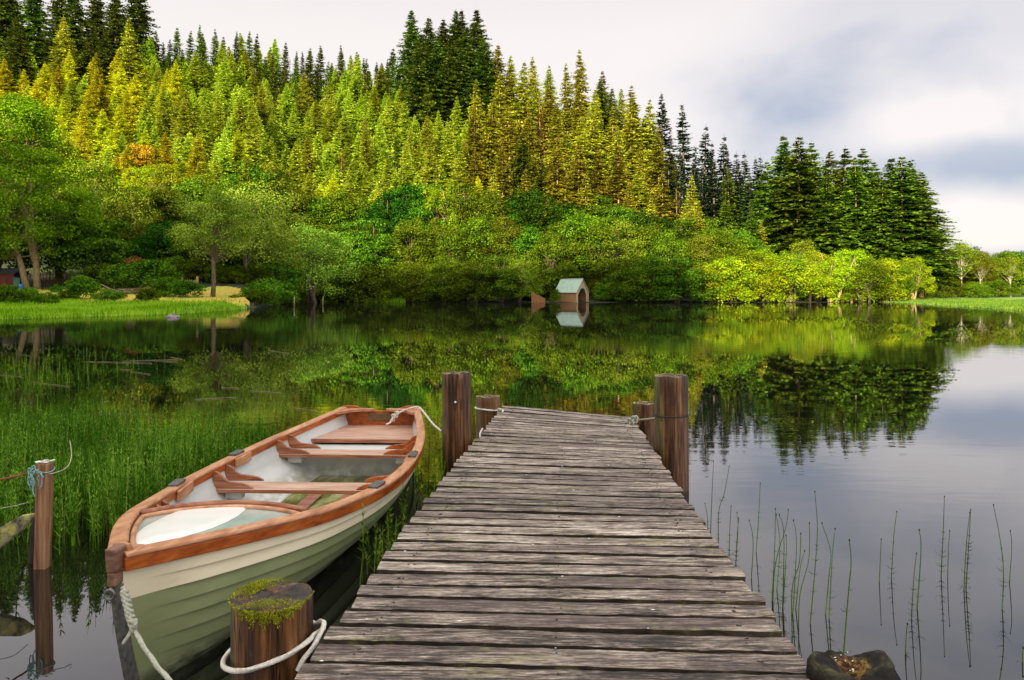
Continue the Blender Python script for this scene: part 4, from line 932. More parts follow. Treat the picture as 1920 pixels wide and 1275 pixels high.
# stem
mb = MB()
prof = [(-.045, .835), (.10, .835), (.12, .80), (.10, .76), (.04, .70), (.03, .62)]
sp_ = [(t, Vector((0, rake(0, t), zs(0) - (zs(0) - zk(0)) * t))) for t in np.linspace(.0, 1, 14)]
def stemseg(t0, t1, w_, m, name, fwd=.05, bk=.03):
    mb = MB(); vs = []
    q = [p for t, p in sp_ if t0 <= t <= t1]
    for p in q: vs += [(-w_ / 2, p.y - fwd, p.z), (w_ / 2, p.y - fwd, p.z), (w_ / 2 + .006, p.y + bk, p.z), (-w_ / 2 - .006, p.y + bk, p.z)]
    n = len(q); fs = [(i * 4 + j, i * 4 + (j + 1) % 4, (i + 1) * 4 + (j + 1) % 4, (i + 1) * 4 + j) for i in range(n - 1) for j in range(4)] + [(0, 1, 2, 3), tuple(range(4 * n - 4, 4 * n))]
    mb.add(vs, fs); return mb.build(name, m, boat, bevel=.006, fix=True)
stemseg(.13, 1, .032, 'metal', 'stem_band')
mb = MB(); mb.prism([Vector((0, -.040, .715)), Vector((0, -.056, .838)), Vector((0, .05, .838)), Vector((0, .075, .80)), Vector((0, .05, .72))], Vector((-.028, 0, 0)), Vector((.028, 0, 0))); mb.build('stem_head', 'stem_wood', boat, bevel=.01, fix=True)
mb = MB(); mb.prism([Vector((0, .045, .76)), Vector((0, .045, .838)), Vector((0, .07, .83)), Vector((0, .09, .80)), Vector((0, .14, .787)), Vector((0, .20, .783)), Vector((0, .205, .755))], Vector((-.045, 0, 0)), Vector((.045, 0, 0))); mb.build('stem_knee', 'cap_wood', boat, bevel=.008, fix=True)
mb = MB(); mb.box((0, -.004, .68), (.048, .07, .07)); mb.build('stem_cheek', 'stem_wood', boat, bevel=.008)
mb = MB(); mb.tube([(.0 + .024 * math.cos(a), -.052, .615 + .024 * math.sin(a)) for a in np.linspace(0, 6.2832, 20)], .007, 6, cap=False); mb.tube([(0, .0, .64), (0, -.056, .638)], .008, 6); mb.build('mooring_ring', 'metal', boat)
# foredeck
FA0 = .20
def fdz(a): return zs(a) - .028
def coam(u): return 1.42 - .36 * (u * .5 + .5 < .0) + (.07 * u) - .20 * u * u      # aft edge, u from -1 (port) to 1
nU = 16; mb = MB(); vs = []; nV = 22
for i in range(nV + 1):
    for j in range(nU + 1):
        u = -1 + 2 * j / nU; a1 = coam(u); a = FA0 + (a1 - FA0) * (i / nV); w_ = max(hb(a) - .085, .02)
        vs.append((u * w_, a, fdz(a) + .030 * (1 - u * u) * (i / nV)))
fs = [(i * (nU + 1) + j, i * (nU + 1) + j + 1, (i + 1) * (nU + 1) + j + 1, (i + 1) * (nU + 1) + j) for i in range(nV) for j in range(nU)]
mb.add(vs, fs, 0, True); mb.build('foredeck', 'lid_blue', boat)
def deckpt(u, a, l=0):
    w_ = max(hb(a) - .085, .02); i_ = (a - FA0) / (coam(u) - FA0); return Vector((u * w_, a, fdz(a) + .030 * (1 - u * u) * i_ + l))
poly = [(150, 640), (158, 618), (190, 590), (285, 543), (390, 499), (440, 491), (520, 487), (600, 488), (640, 491), (652, 499), (640, 515), (610, 540), (560, 566), (500, 592), (440, 612), (350, 636), (250, 656), (180, 672), (158, 664)]
pts = []
for (u_, v_) in poly:
    x_, y_ = 190 + u_ / 2.383, 740 + v_ / 2.383; z = .70
    for _ in range(12):
        q = toboat(px(x_, y_, z)); w_ = max(hb(q.y) - .085, .02); uu = min(max(q.x / w_, -1), 1); z = deckpt(uu, q.y).z + .006
    pts.append(Vector((q.x, q.y, z)))
cen = sum(pts, Vector()) / len(pts)
mb = MB(); vs = []; n = len(pts)
for kf in (1.0, .93, .6, .3):
    for p in pts:
        q = cen + (p - cen) * kf; w_ = max(hb(q.y) - .085, .02); uu = min(max(q.x / w_, -.97), .97); vs.append((q.x, q.y, deckpt(uu, q.y).z + (.012 if kf < 1 else .002)))
vs.append((cen.x, cen.y, deckpt(cen.x / (hb(cen.y) - .085), cen.y).z + .012))
fs = [(i * n + j, i * n + (j + 1) % n, (i + 1) * n + (j + 1) % n, (i + 1) * n + j) for i in range(3) for j in range(n)] + [(3 * n + j, 3 * n + (j + 1) % n, 4 * n) for j in range(n)]
mb.add(vs, fs, 0, True); mb.build('lid', 'lid_white', boat, fix=True)  # slightly raised white patch on the foredeck panel
def rail(pts, r_, m, name): mb = MB(); mb.tube(pts, r_, 8); return mb.build(name, m, boat)
for sgn in (-1, 1):
    rail([deckpt(sgn, a, .010) + Vector((sgn * -.004, 0, 0)) for a in np.linspace(FA0, coam(sgn), 26)], .016, 'cap_wood', 'deck_moulding')
us = np.linspace(-1, 1, 24)
rail([deckpt(u, coam(u), .012) + Vector((0, -.015, 0)) for u in us], .017, 'cap_wood', 'deck_moulding')
rail([deckpt(u, coam(u), .028) + Vector((u * .02, .022, 0)) for u in us], .022, 'bench_edge', 'coaming')
rail([deckpt(sgn, FA0, .010) for sgn in (-1, -.5, 0, .5, 1)], .015, 'cap_wood', 'deck_moulding')
mb = MB(); vs = []
for u in np.linspace(-1, 1, 12):
    p = deckpt(u, coam(u) - .01, -.01); vs += [tuple(p), (u * max(sec_z(p.y, .0), .01), p.y, .0)]
mb.add(vs, [(i * 2, i * 2 + 2, i * 2 + 3, i * 2 + 1) for i in range(11)]); mb.build('bow_bulkhead', 'inner', boat)
# thwarts with knees
def thwart(a, wd, z, kneel=True, th=.036):
    mb = MB(); w0, w1 = sec_z(a - wd / 2, z), sec_z(a + wd / 2, z)
    mb.add([(-w0, a - wd / 2, z), (w0, a - wd / 2, z), (w1, a + wd / 2, z), (-w1, a + wd / 2, z), (-w0, a - wd / 2, z - th), (w0, a - wd / 2, z - th), (w1, a + wd / 2, z - th), (-w1, a + wd / 2, z - th)],
           [(0, 1, 2, 3), (4, 7, 6, 5), (0, 4, 5, 1), (1, 5, 6, 2), (2, 6, 7, 3), (3, 7, 4, 0)])
    o = mb.build('thwart', 'bench', boat, bevel=.006)
    mb = MB(); mb.box((0, a - wd / 2 - .004, z - th / 2 - .002), (2 * w0 - .02, .006, th - .006)); mb.build('thwart_edge', 'bench_edge', o)
    for sgn in (-1, 1):
        for da in (-wd / 2 + .022, wd / 2 + .03):
            aa = a + da; wi = sec_z(aa, z + .05) + .005; top = zs(aa) - .02 - z; H_ = top
            prof = [(0.0, 0), (0, H_), (-.02, H_ * 1.0), (-.05, H_ * .93), (-.085, H_ * .72), (-.115, H_ * .50), (-.15, H_ * .40), (-.21, H_ * .36), (-.27, H_ * .32), (-.32, H_ * .22), (-.36, H_ * .08), (-.37, 0)]
            mb = MB(); mb.prism([Vector((sgn * (wi + u), aa, z + v + .001)) for u, v in prof], Vector((0, -.016, 0)), Vector((0, .016, 0)))
            mb.build('knee', 'mahogany' if sgn > 0 else 'bench_edge', boat, bevel=.005, fix=True)
        mb = MB(); wi = sec_z(a, z - .1); mb.box((sgn * (wi - .07), a, z - th - .045), (.16, .09, .07)); mb.build('thwart_bracket', 'inner', boat, bevel=.01)
thwart(3.12, .27, .335); thwart(4.58, .27, .335)
# knees by the foredeck
for da in (1.62, 1.78):
    for sgn in (-1, 1):
        z = zs(da) - .13; wi = sec_z(da, z) + .005; H_ = .115; prof = [(0, 0), (0, H_), (-.03, H_), (-.055, H_ * .85), (-.075, H_ * .5), (-.085, 0)]
        mb = MB(); mb.prism([Vector((sgn * (wi + u), da, z + v)) for u, v in prof], Vector((0, -.016, 0)), Vector((0, .016, 0))); mb.build('knee', 'bench_edge', boat, bevel=.005, fix=True)
# stern seat, locker front, transom
mb = MB(); vs = []; z = .35
for a in np.linspace(5.22, LB - .03, 14): w_ = sec_z(a, z); vs += [(-w_, a, z), (w_, a, z)]
n = 14; vs += [(x, y_, z_ - .03) for x, y_, z_ in vs]
fs = [(i * 2, i * 2 + 1, i * 2 + 3, i * 2 + 2) for i in range(n - 1)] + [(i * 2 + 2 * n, i * 2 + 2 + 2 * n, i * 2 + 3 + 2 * n, i * 2 + 1 + 2 * n) for i in range(n - 1)] + [(0, 2 * n, 2 * n + 1, 1)]
mb.add(vs, fs); ss = mb.build('stern_seat', 'bench', boat)
mb = MB(); w_ = sec_z(5.22, z); mb.box((0, 5.212, z - .018), (2 * w_ - .02, .014, .044)); mb.build('seat_edge', 'bench_edge', ss, bevel=.003)
mb = MB(); vs = []
for t in np.linspace(0, 1, 12):
    z = .29 * (1 - t) - .1 * t; w_ = sec_z(4.74, z); vs += [(-w_, 4.74, z), (w_, 4.74, z)]
mb.add(vs, [(i * 2, i * 2 + 1, i * 2 + 3, i * 2 + 2) for i in range(11)], 0, True); mb.build('locker_front', 'inner', boat)
level(.285, 4.74, 5.24, 'locker_top', 'inner')
mb = MB(); pts = []; a = LB
top = [(-1, .022), (-.82, .03), (-.66, .028), (-.5, .0), (-.40, -.028), (-.2, -.036), (0, -.038), (.2, -.036), (.40, -.028), (.5, .0), (.66, .028), (.82, .03), (1, .022)]
for u, v in top: pts.append(Vector((u * (hb(a) + .02), a, zs(a) + v)))
for t in np.linspace(.06, 1, 10): p = sec(a, t); pts.append(Vector((p.x, a, p.z)))
for t in np.linspace(.94, .06, 9): p = sec(a, t); pts.append(Vector((-p.x, a, p.z)))
mb.prism(pts, Vector((0, -.022, 0)), Vector((0, .022, 0))); tr = mb.build('transom', 'mahogany', boat, bevel=.004, fix=True)
mb = MB(); mb.box((.0, LB - .030, zs(LB) - .115), (.33, .012, .10)); mb.build('plaque', 'plaque', tr, bevel=.003)
for sgn in (-1, 1):
    w_ = hb(LB) - .02; zt = zs(LB) - .02
    prof = [(w_, LB - .02), (w_ + .04, LB - .34), (w_ - .02, LB - .33), (w_ - .12, LB - .16), (w_ - .26, LB - .09), (w_ - .40, LB - .06), (w_ - .40, LB - .024)]
    mb = MB(); mb.prism([Vector((sgn * x, y_, zt)) for x, y_ in prof], Vector((0, 0, -.018)), Vector((0, 0, .018))); mb.build('quarter_knee', 'cap_wood', boat, bevel=.005, fix=True)
# rowlock pads
for a in (2.28, 3.62):
    for sgn in (-1, 1):
        al = math.atan2(hb(a + .05) - hb(a - .05), .1); rot = Matrix.Rotation(-sgn * al, 3, 'Z'); h_ = hb(a)
        mb = MB(); mb.box((sgn * (h_ - .012), a, zs(a) + .026), (.080, .20, .022), rot=rot); o = mb.build('rowlock_pad', 'rubber', boat, bevel=.006)
        mb = MB(); mb.tube([(sgn * (h_ - .012), a, zs(a) + .036), (sgn * (h_ - .012), a, zs(a) + .040)], .011, 10); mb.build('rowlock_socket', 'metal', o)
        mb = MB(); mb.box((sgn * (h_ - .072), a + .02, zs(a) - .045), (.026, .34, .085), rot=rot); mb.build('rowlock_block', 'cap_wood', boat, bevel=.005)

# ------------------------------------------------------------------ ropes
def smooth_path(pts, step=.006, closed=False):
    P = [np.array(p, float) for p in pts]; n = len(P); out = []
    for i in range(n - 1):
        p0 = P[max(i - 1, 0)]; p1_ = P[i]; p2_ = P[i + 1]; p3_ = P[min(i + 2, n - 1)]
        m = max(2, int(np.linalg.norm(p2_ - p1_) / step))
        for k in range(m):
            t = k / m; out.append(.5 * ((2 * p1_) + (-p0 + p2_) * t + (2 * p0 - 5 * p1_ + 4 * p2_ - p3_) * t * t + (-p0 + 3 * p1_ - 3 * p2_ + p3_) * t ** 3))
    out.append(P[-1]); return out
def rope(mb, pts, r_, step=.005, m=0): mb.tube(smooth_path(pts, step), r_, 9, m, twist=34 / (r_ / .012), lobes=3)
def knot(mb, c, s_, r_, ax=0):
    pts = []
    for k in range(61):
        t = 6.2832 * k / 60; p = Vector((math.sin(t) + 2 * math.sin(2 * t), math.cos(t) - 2 * math.cos(2 * t), -1.1 * math.sin(3 * t))) * s_ / 3
        if ax: p = Vector((p.x * .7, p.z, p.y * 1.5))
        pts.append(Vector(c) + p)
    mb.tube(pts, r_, 7)
# loop round the near post
mb = MB(); c = (-1.125, 3.5); pts = []
for d in np.linspace(20, -330, 30):
    a = math.radians(d); z = .455 + .055 * math.cos(a - .2) - .005 * math.sin(a); bul = .202 + .014 * max(0, math.cos(a - math.radians(200))) + (.03 if d > 5 else 0)
    pts.append((c[0] + bul * math.cos(a), c[1] + bul * math.sin(a), z))
pts += [(-.900, 3.54, .545), (-.885, 3.50, .535), (-.905, 3.44, .49), (-.945, 3.38, .44), (-.965, 3.36, .40)]
rope(mb, pts, .0112, .004); tag(mb.build('mooring_rope', 'rope'), 'white braided rope looped round the nearest mossy post', 'rope')
# bow painter
mb = MB(); P0 = px(232, 1102, D=3.64); pts = [px(230, 1100, D=3.65), px(240, 1128, D=3.62), px(238, 1150, D=3.60), px(250, 1178, D=3.58), px(262, 1200, D=3.54), px(292, 1245, D=3.42), px(325, 1282, D=3.25), px(380, 1330, D=3.0), px(450, 1400, D=2.7)]
rope(mb, pts, .0105)
def braid(p, q, n, amp, r_):
    for ph in (0, 2.1, 4.2):
        pts = []
        for k in range(41):
            t = k / 40; c_ = Vector(p).lerp(Vector(q), t); an = t * n * 6.28 + ph; pts.append(c_ + Vector((math.cos(an) * amp, math.sin(an) * amp * .8, math.sin(2 * an) * amp * .3)))
        mb.tube(pts, r_, 7)
braid(px(232, 1108, D=3.63), px(250, 1176, D=3.58), 2.4, .013, .0095)
knot(mb, px(250, 1172, D=3.57), .020, .0095, 1)
rope(mb, [px(247, 1180, D=3.57), px(240, 1194, D=3.56), px(231, 1207, D=3.56)], .0085)
tag(mb.build('bow_rope', 'rope_grey'), 'knotted grey rope hanging from the ring on the bow of the boat', 'rope')
# stern line
mb = MB(); sc = px(783, 763, D=9.80)
rope(mb, [px(732, 790, D=9.72), px(737, 783, D=9.72), px(745, 777, D=9.74), px(758, 769, D=9.76), px(775, 764, D=9.78), px(786, 764, D=9.74), px(797, 776, D=9.4), px(812, 795, D=8.8), px(827, 808, D=8.22)], .011, .01)
for q, s_ in ((px(738, 782, D=9.70), .035), (px(744, 776, D=9.70), .03)): knot(mb, q, s_, .010, 1)
rope(mb, [px(736, 786, D=9.7), px(731, 793, D=9.68), px(724, 796, D=9.66)], .012, .01)
tag(mb.build('stern_rope', 'rope'), 'cream rope knotted at the stern and stretched to the tall post', 'rope')
# ring of thin rope on the far left short post
mb = MB(); pts = []
for d in np.linspace(-20, 300, 26):
    a = math.radians(d - 180); pts.append((-.335 + .176 * math.cos(a), 10.4 + .176 * math.sin(a), .49 + .02 * math.cos(a + 2.6)))
pts += [(-.15, 10.25, .505), (-.14, 10.05, .48), (-.24, 9.3, .41), (-.36, 8.75, .36), (-.40, 8.55, .36)]
rope(mb, pts, .012, .012); knot(mb, (-.40, 8.58, .36), .05, .013, 1); knot(mb, (-.42, 8.5, .30), .045, .012, 1); rope(mb, [(-.36, 8.75, .37), (-.38, 8.9, .42), (-.355, 9.0, .47)], .011, .01)
tag(mb.build('thin_rope', 'rope'), 'thin pale rope from the short left post to a knot on the deck edge', 'rope')
mb = MB(); rope(mb, [px(1178, 790, D=9.9), px(1186, 788, D=9.9), px(1200, 787, D=9.8), px(1228, 784, D=8.2)], .009, .012); knot(mb, px(1190, 789, D=9.85), .06, .012, 1); knot(mb, px(1182, 791, D=9.85), .04, .011, 1)
tag(mb.build('wire_rope', 'rope_grey'), 'grey cord knotted at the far right corner of the jetty', 'rope')

# ------------------------------------------------------------------ broken fence in the reeds
fs_ = empty('fence_stake', (-3.6, 5.72, 0), 0, 'reddish square fence stake standing in the water by the bow', 'stake')
mb = MB(); vs = []
for z, l in ((-.6, .0), (0, .0), (.35, .012), (.80, .02)):
    for x_, y_ in ((-.042, -.045), (.048, -.04), (.045, .045), (-.04, .05)): vs.append((x_ + l, y_, z + (rnd.uniform(-.01, .012) if z > .7 else 0)))
mb.add(vs, [(i * 4 + j, i * 4 + (j + 1) % 4, (i + 1) * 4 + (j + 1) % 4, (i + 1) * 4 + j) for i in range(3) for j in range(4)] + [(12, 13, 14, 15)]); mb.build('shaft', 'stake', fs_, bevel=.006)
mb = MB(); rg = random.Random(4)
for i in range(30): fleck(mb, .02 + rg.uniform(-.05, .05), rg.uniform(-.05, .05), .812 + rg.uniform(0, .004), rg.uniform(.008, .018))
mb.build('lichen', 'lid_white', fs_)
s2 = MB(); s2.tube([(-3.74, 5.85, -.6), (-3.71, 5.85, .2), (-3.66, 5.83, .62)], [.07, .06, .045], 8); tag(s2.build('old_stake', 'beam'), 'dark broken stake just behind the reddish one', 'stake')
mb = MB(); a = px(-90, 1075, D=5.2); b = px(62, 966, D=5.62); q = [a, a.lerp(b, .5) + Vector((0, 0, .01)), a.lerp(b, .85), b]
vs = []
for p, h_ in zip(q, (.075, .078, .06, .012)):
    vs += [(p.x, p.y - .02, p.z - h_), (p.x, p.y + .03, p.z - h_), (p.x, p.y + .03, p.z + h_), (p.x, p.y - .02, p.z + h_)]
mb.add(vs, [(i * 4 + j, i * 4 + (j + 1) % 4, (i + 1) * 4 + (j + 1) % 4, (i + 1) * 4 + j) for i in range(3) for j in range(4)] + [(0, 1, 2, 3), (12, 13, 14, 15)]); tag(mb.build('fence_rail', 'mossrail', bevel=.006, fix=True), 'broken rail patched with yellow moss leaning on the stake', 'rail')
mb = MB(); rope(mb, [px(-60, 905, D=5.2), px(0, 899, D=5.4), px(24, 894, D=5.5), px(50, 888, D=5.62)], .007, .01)
for t in (0.1, .35, .6, .85):
    p = px(-40 + 90 * t, 902 - 13 * t, D=5.4 + .2 * t)
    for k in range(3): mb.tube([p, p + Vector((rg.uniform(-.02, .02), rg.uniform(-.02, .02), rg.uniform(-.02, .02)))], .0025, 4)
tag(mb.build('barbed_wire', 'rust'), 'rusty red barbed wire running to the top of the stake', 'wire')
mb = MB(); mb.tube(smooth_path([px(92, 889, D=5.6), px(105, 886, D=5.65), px(120, 880, D=5.7), px(131, 868, D=5.8), px(134, 850, D=5.9), px(131, 826, D=6.0)], .03), .0035, 5)
mb.tube(smooth_path([px(0, 953, D=5.4), px(25, 949, D=5.45), px(52, 942, D=5.6)], .05), .003, 5); tag(mb.build('loose_wire', 'rope_grey'), 'loose pale wire curling up from the stake into the reeds', 'wire')
mb = MB()
for i in range(16):
    s0 = px(52 + rg.uniform(-2, 28), 886 + rg.uniform(-4, 6), D=5.60); pts = [s0]
    for k in range(4): pts.append(pts[-1] + Vector((rg.uniform(-.022, .022), rg.uniform(-.015, .012), rg.uniform(-.05, -.008) if i % 3 else rg.uniform(-.02, .02))))
    mb.tube(smooth_path(pts, .012), .0042, 5)
mb.tube([(-3.6 + .085 * math.cos(a), 5.72 + .08 * math.sin(a), .745 + .008 * math.sin(3 * a)) for a in np.linspace(0, 6.28, 24)], .005, 5, cap=False)
tag(mb.build('twine', 'twine'), 'frayed blue twine tied round the top of the stake', 'twine')

# ------------------------------------------------------------------ horsetails
def stem_geo(pts, r0, whorls, wl, rg, mb, n_br=9, up=.6, node=True):
    sp = smooth_path(pts, .03); n = len(sp); mb.tube(sp, [r0 * (1 - .6 * i / n) for i in range(n)], 5)
    tip = Vector(sp[-1]); mb.tube([tip, tip + Vector((0, 0, .006)), tip + Vector((0, 0, .014))], [r0 * .5, r0 * 1.0, r0 * .3], 5, 1)
    for k in range(whorls[2]):
        t = whorls[0] + (whorls[1] - whorls[0]) * k / max(whorls[2] - 1, 1); p = Vector(sp[min(int(t * (n - 1)), n - 1)])
        if rg.random() < .2: continue
        l0 = wl * rg.uniform(.6, 1.2) * (1 - .5 * abs(2 * k / max(whorls[2] - 1, 1) - 1))
        for b in range(n_br):
            if rg.random() < .3: continue
            a = 6.28 * b / n_br + k + rg.uniform(-.4, .4); l = l0 * rg.uniform(.5, 1.1); d = Vector((math.cos(a), math.sin(a), 0))
            mb.tube([p, p + d * l * .6 + Vector((0, 0, l * up * .3)), p + d * l + Vector((0, 0, l * up))], [r0 * .3, r0 * .22, r0 * .12], 3, cap=False)
U = lambda u, v: (1270 + u / 2.8, 820 + v / 2.8)
stems = [  # (points top..base in zoomed pixels, whorl range or None, label)
 ([(190, 130), (182, 300), (168, 500)], 0, 'tallest bare horsetail behind the corner of the deck beside the wire banded post'),
 ([(272, 155), (245, 300), (217, 400), (216, 520)], 1, 'horsetail curving left, second clear stem from the wire banded post'),
 ([(282, 365), (275, 500), (266, 640)], 1, 'thin left stem of the little clump at the deck edge'),
 ([(313, 400), (318, 500), (290, 660)], 1, 'thick middle stem of the little clump at the deck edge'),
 ([(322, 430), (312, 550), (300, 660)], 1, 'right stem of the little clump at the deck edge'),
 ([(145, 350), (158, 430), (165, 500)], 1, 'short green stem touching the deck below the tall posts'),
 ([(435, 245), (425, 450), (398, 600)], 1, 'tall upright horsetail of the forked pair'),
 ([(378, 440), (398, 570), (372, 740)], 0, 'short crossing stem of the forked pair'),
 ([(515, 380), (510, 600), (485, 860)], 1, 'leftmost stem of the dense clump at the deck corner'),
 ([(520, 410), (538, 600), (500, 800)], 1, 'second stem of the dense clump, whorled low down'),
 ([(535, 410), (560, 540), (545, 900)], 1, 'third stem of the dense clump, bending right'),
 ([(582, 385), (570, 470), (510, 700), (500, 860)], 0, 'long slanting stem crossing the dense clump'),
 ([(570, 520), (572, 600), (540, 900)], 1, 'last whorled stem of the dense clump'),
 ([(610, 440), (624, 520), (620, 700), (590, 930)], 1, 'arched stem just right of the dense clump'),
 ([(648, 510), (640, 660), (600, 830), (615, 1040)], 0, 'bare stem behind the arched one'),
 ([(668, 600), (640, 720), (600, 900)], 0, 'slanting thin stem right of the dense clump'),
 ([(693, 455), (690, 640), (640, 860), (640, 1000)], 0, 'tall bare stem leaning left over the water'),
 ([(722, 290), (735, 480), (720, 720), (675, 980)], 1, 'very tall whorled stem, highest in the middle of the water'),
 ([(760, 455), (805, 600), (795, 740), (755, 930)], 0, 'bent stem curving right, left one of a pair'),
 ([(828, 485), (812, 650), (785, 950)], 1, 'straight stem, right one of a pair'),
 ([(903, 545), (912, 660), (895, 850), (850, 1150)], 2, 'bright green stem rising from behind the rotten stump'),
 ([(1070, 540), (1065, 650), (1050, 760)], 0, 'lone thin bare stem in open water'),
 ([(1152, 395), (1135, 540), (1112, 740)], 1, 'lone feathery stem beside the thin bare one'),
 ([(1270, 490), (1278, 620), (1240, 900)], 2, 'tall stem of the crossing pair in open water'),
 ([(1255, 615), (1240, 760), (1215, 950)], 1, 'shorter stem of the crossing pair in open water'),
 ([(1208, 985), (1200, 1060), (1190, 1140)], 2, 'short green stem nearest the viewer in open water'),
 ([(1402, 315), (1395, 500), (1375, 730)], 1, 'highest stem of the outer water, feathery halfway'),
 ([(1430, 495), (1422, 620), (1415, 740)], 0, 'thin stem close beside the highest outer one'),
 ([(1540, 385), (1530, 560), (1500, 790)], 3, 'densely whorled bright green horsetail'),
 ([(1535, 400), (1515, 600), (1495, 800)], 0, 'plain stem twinned with the densely whorled horsetail'),
 ([(1660, 360), (1695, 540), (1712, 740), (1690, 900)], 1, 'tall bent stem near the outer edge of the water'),
 ([(1748, 495), (1755, 600), (1725, 760)], 0, 'short curved stem next to the tall bent one'),
 ([(1815, 1110), (1812, 1140), (1808, 1180)], 2, 'tiny pale sprig at the outer edge of the water')]
rg = random.Random(12)
for pts, wk, lab in stems:
    bx, by = U(*pts[-1]); Dp = CH * F / (by - HY); path = [px(*U(*q), D=Dp - .04 * (len(pts) - 1 - i)) for i, q in enumerate(reversed(pts))]
    path = [px(*U(*q), D=Dp) for q in reversed(pts)]; path[0].z = -.3
    mb = MB(); hgt = path[-1].z
    wh = {0: (0, 0, 0), 1: (.30, .72, 9), 2: (.15, .7, 6), 3: (.12, .80, 20)}[wk]
    stem_geo(path, .0048 if wk != 2 else .006, wh, {0: 0, 1: .045, 2: .07, 3: .05}[wk], rg, mb, 7 if wk != 3 else 11)
    o = mb.build('horsetail', ['stem_green', 'beam']); tag(o, lab, 'water plant', 'horsetail stems beside the jetty')
# dense bed at the left: nobody could count it
def reedbed(name, label, pts, seed, h0, h1, wr=.006, wl=.05, nb=6, nw=7):
    rg = np.random.default_rng(seed); Q = []
    n = len(pts); B = np.array(pts); h = rg.uniform(h0, h1, n) * (1 + .15 * np.sin(B[:, 0] * 3)); ln = rg.normal(size=(n, 3)) * .07; ln[:, 2] = 1; 
    for rep in range(2):
        a = rg.uniform(0, 6.28, n); s = np.stack([np.cos(a), np.sin(a), np.zeros(n)], 1) * wr / 2
        m = B + ln * h[:, None] * .5 + rg.normal(size=(n, 3)) * .006; t = B + ln * h[:, None]
        Q.append(np.stack([B - s, B + s, m + s * .8, m - s * .8], 1)); Q.append(np.stack([m - s * .8, m + s * .8, t + s * .25, t - s * .25], 1))
    wh = rg.random(n) < .85; Bw = B[wh]; hw = h[wh]; lw = ln[wh]
    for k in range(nw):
        f = .30 + .66 * k / nw; c = Bw + lw * (hw * f)[:, None]
        for b in range(nb):
            a = rg.uniform(0, 6.28, len(Bw)); l = wl * (1.15 - f * .75) * rg.uniform(.4, 1.2, len(Bw)); d = np.stack([np.cos(a), np.sin(a), rg.uniform(.5, 1.3, len(Bw))], 1)
            e = c + d * l[:, None]; s = np.stack([-np.sin(a), np.cos(a), np.zeros(len(Bw))], 1) * wr * .55
            Q.append(np.stack([c - s, c + s, e + s * .5, e - s * .5], 1))
    V = np.concatenate(Q); o = bpy.data.objects.new(name, quads_mesh(name, V, 'reed')); link(o); tag(o, label, 'reeds', kind='stuff')
rg = np.random.default_rng(77); bed = []
while len(bed) < 2500:
    xx = rg.uniform(-60, 640); yy = rg.uniform(775, 1085); D = CH * F / (yy - HY); x = (xx - CX) / F * D
    lim = 1040 if xx < 250 else 1040 - (xx - 250) * .62
    q = toboat(Vector((x, D, 0)))
    if 0 < q.y < LB + .1 and abs(q.x) < hb(q.y) + .07: continue
    if q.x > 0: continue
    far = np.interp(xx, [0, 300, 480, 560, 640], [800, 812, 845, 870, 905]); 
    if yy < far + rg.exponential(12): continue
    dens = .55 + .45 * math.sin(x * 2.3 + math.sin(D * 1.7) * 2) * math.cos(D * 1.3 + x)
    if yy > 985: dens *= max(.03, 1 - (yy - 985) / 62)
    if xx > 520: dens *= max(0, 1 - (xx - 520) / 120)
    if rg.random() > dens * (D / 9) ** 1.3: continue
    bed.append((x, D, -.05))
reedbed('reed_bed', 'dense bed of green horsetails between the boat and the fence stake', bed, 5, .34, .68, wr=.0085, wl=.055)
dd = [b_ for b_ in bed if rg.random() < .09]
M['reed_'] = M['reed']; M['reed'] = leafmat('dead_reed', (.12, .08, .03), (.26, .20, .08), (.42, .36, .18), scale=2)
reedbed('dead_reeds', 'brown dead stems standing among the green horsetails', [(b_[0] + .03, b_[1] + .02, b_[2]) for b_ in dd], 15, .2, .6, nb=1, nw=1)
M['reed'] = M['reed_']
far_ = []
while len(far_) < 190:
    xx = rg.uniform(-60, 330); yy = rg.uniform(668, 735); D = CH * F / (yy - HY)
    if rg.random() > (1 - xx / 340) * (.35 + .65 * math.sin(xx * .09 + yy * .13) ** 2): continue
    far_.append(((xx - CX) / F * D, D, -.05))
reedbed('far_reeds', 'thin scattered reeds farther out on the left water', far_, 6, .3, .62, wr=.010, wl=.05, nb=4, nw=5)
mid_ = []
while len(mid_) < 46:
    xx = rg.uniform(655, 835); yy = rg.uniform(900, 1120); D = CH * F / (yy - HY); x = (xx - CX) / F * D; q = toboat(Vector((x, D, 0)))
    if abs(q.x) < hb(min(max(q.y, 0), LB)) + .04 and q.y < LB or x > lerp(D, *LE) - .04: continue
    mid_.append((x, D, -.05))
reedbed('gap_reeds', 'few horsetails growing in the gap between boat and jetty', mid_, 8, .35, .75, wr=.006, wl=.05)
# fallen stalks afloat
fl = [((62, 717), (130, 725)), ((160, 678), (285, 681)), ((230, 677), (335, 674)), ((320, 670), (342, 674)), ((225, 693), (250, 694)), ((245, 697), (282, 702)), ((365, 749), (443, 745)), ((415, 727), (450, 728)), ((470, 733), (528, 737)), ((548, 764), (603, 773)), ((503, 657), (543, 663)), ((180, 777), (255, 776)), ((0, 703), (42, 707)), ((10, 818), (108, 818)), ((285, 676), (333, 679))]
for i, (a, b) in enumerate(fl):
    A_ = px(*a, z=.006); B_ = px(*b, z=.012); mb = MB(); mb.tube(smooth_path([A_, A_.lerp(B_, .5) + Vector((0, .01, .004)), B_], .1), .0045 * (A_.y / 14) ** .5, 5)
    tag(mb.build('floating_stalk', 'dead_wood'), f'pale dead reed stalk afloat on dark water, {ordn(i + 1)} of the scattered ones', 'stalk', 'dead stalks afloat on the lake')
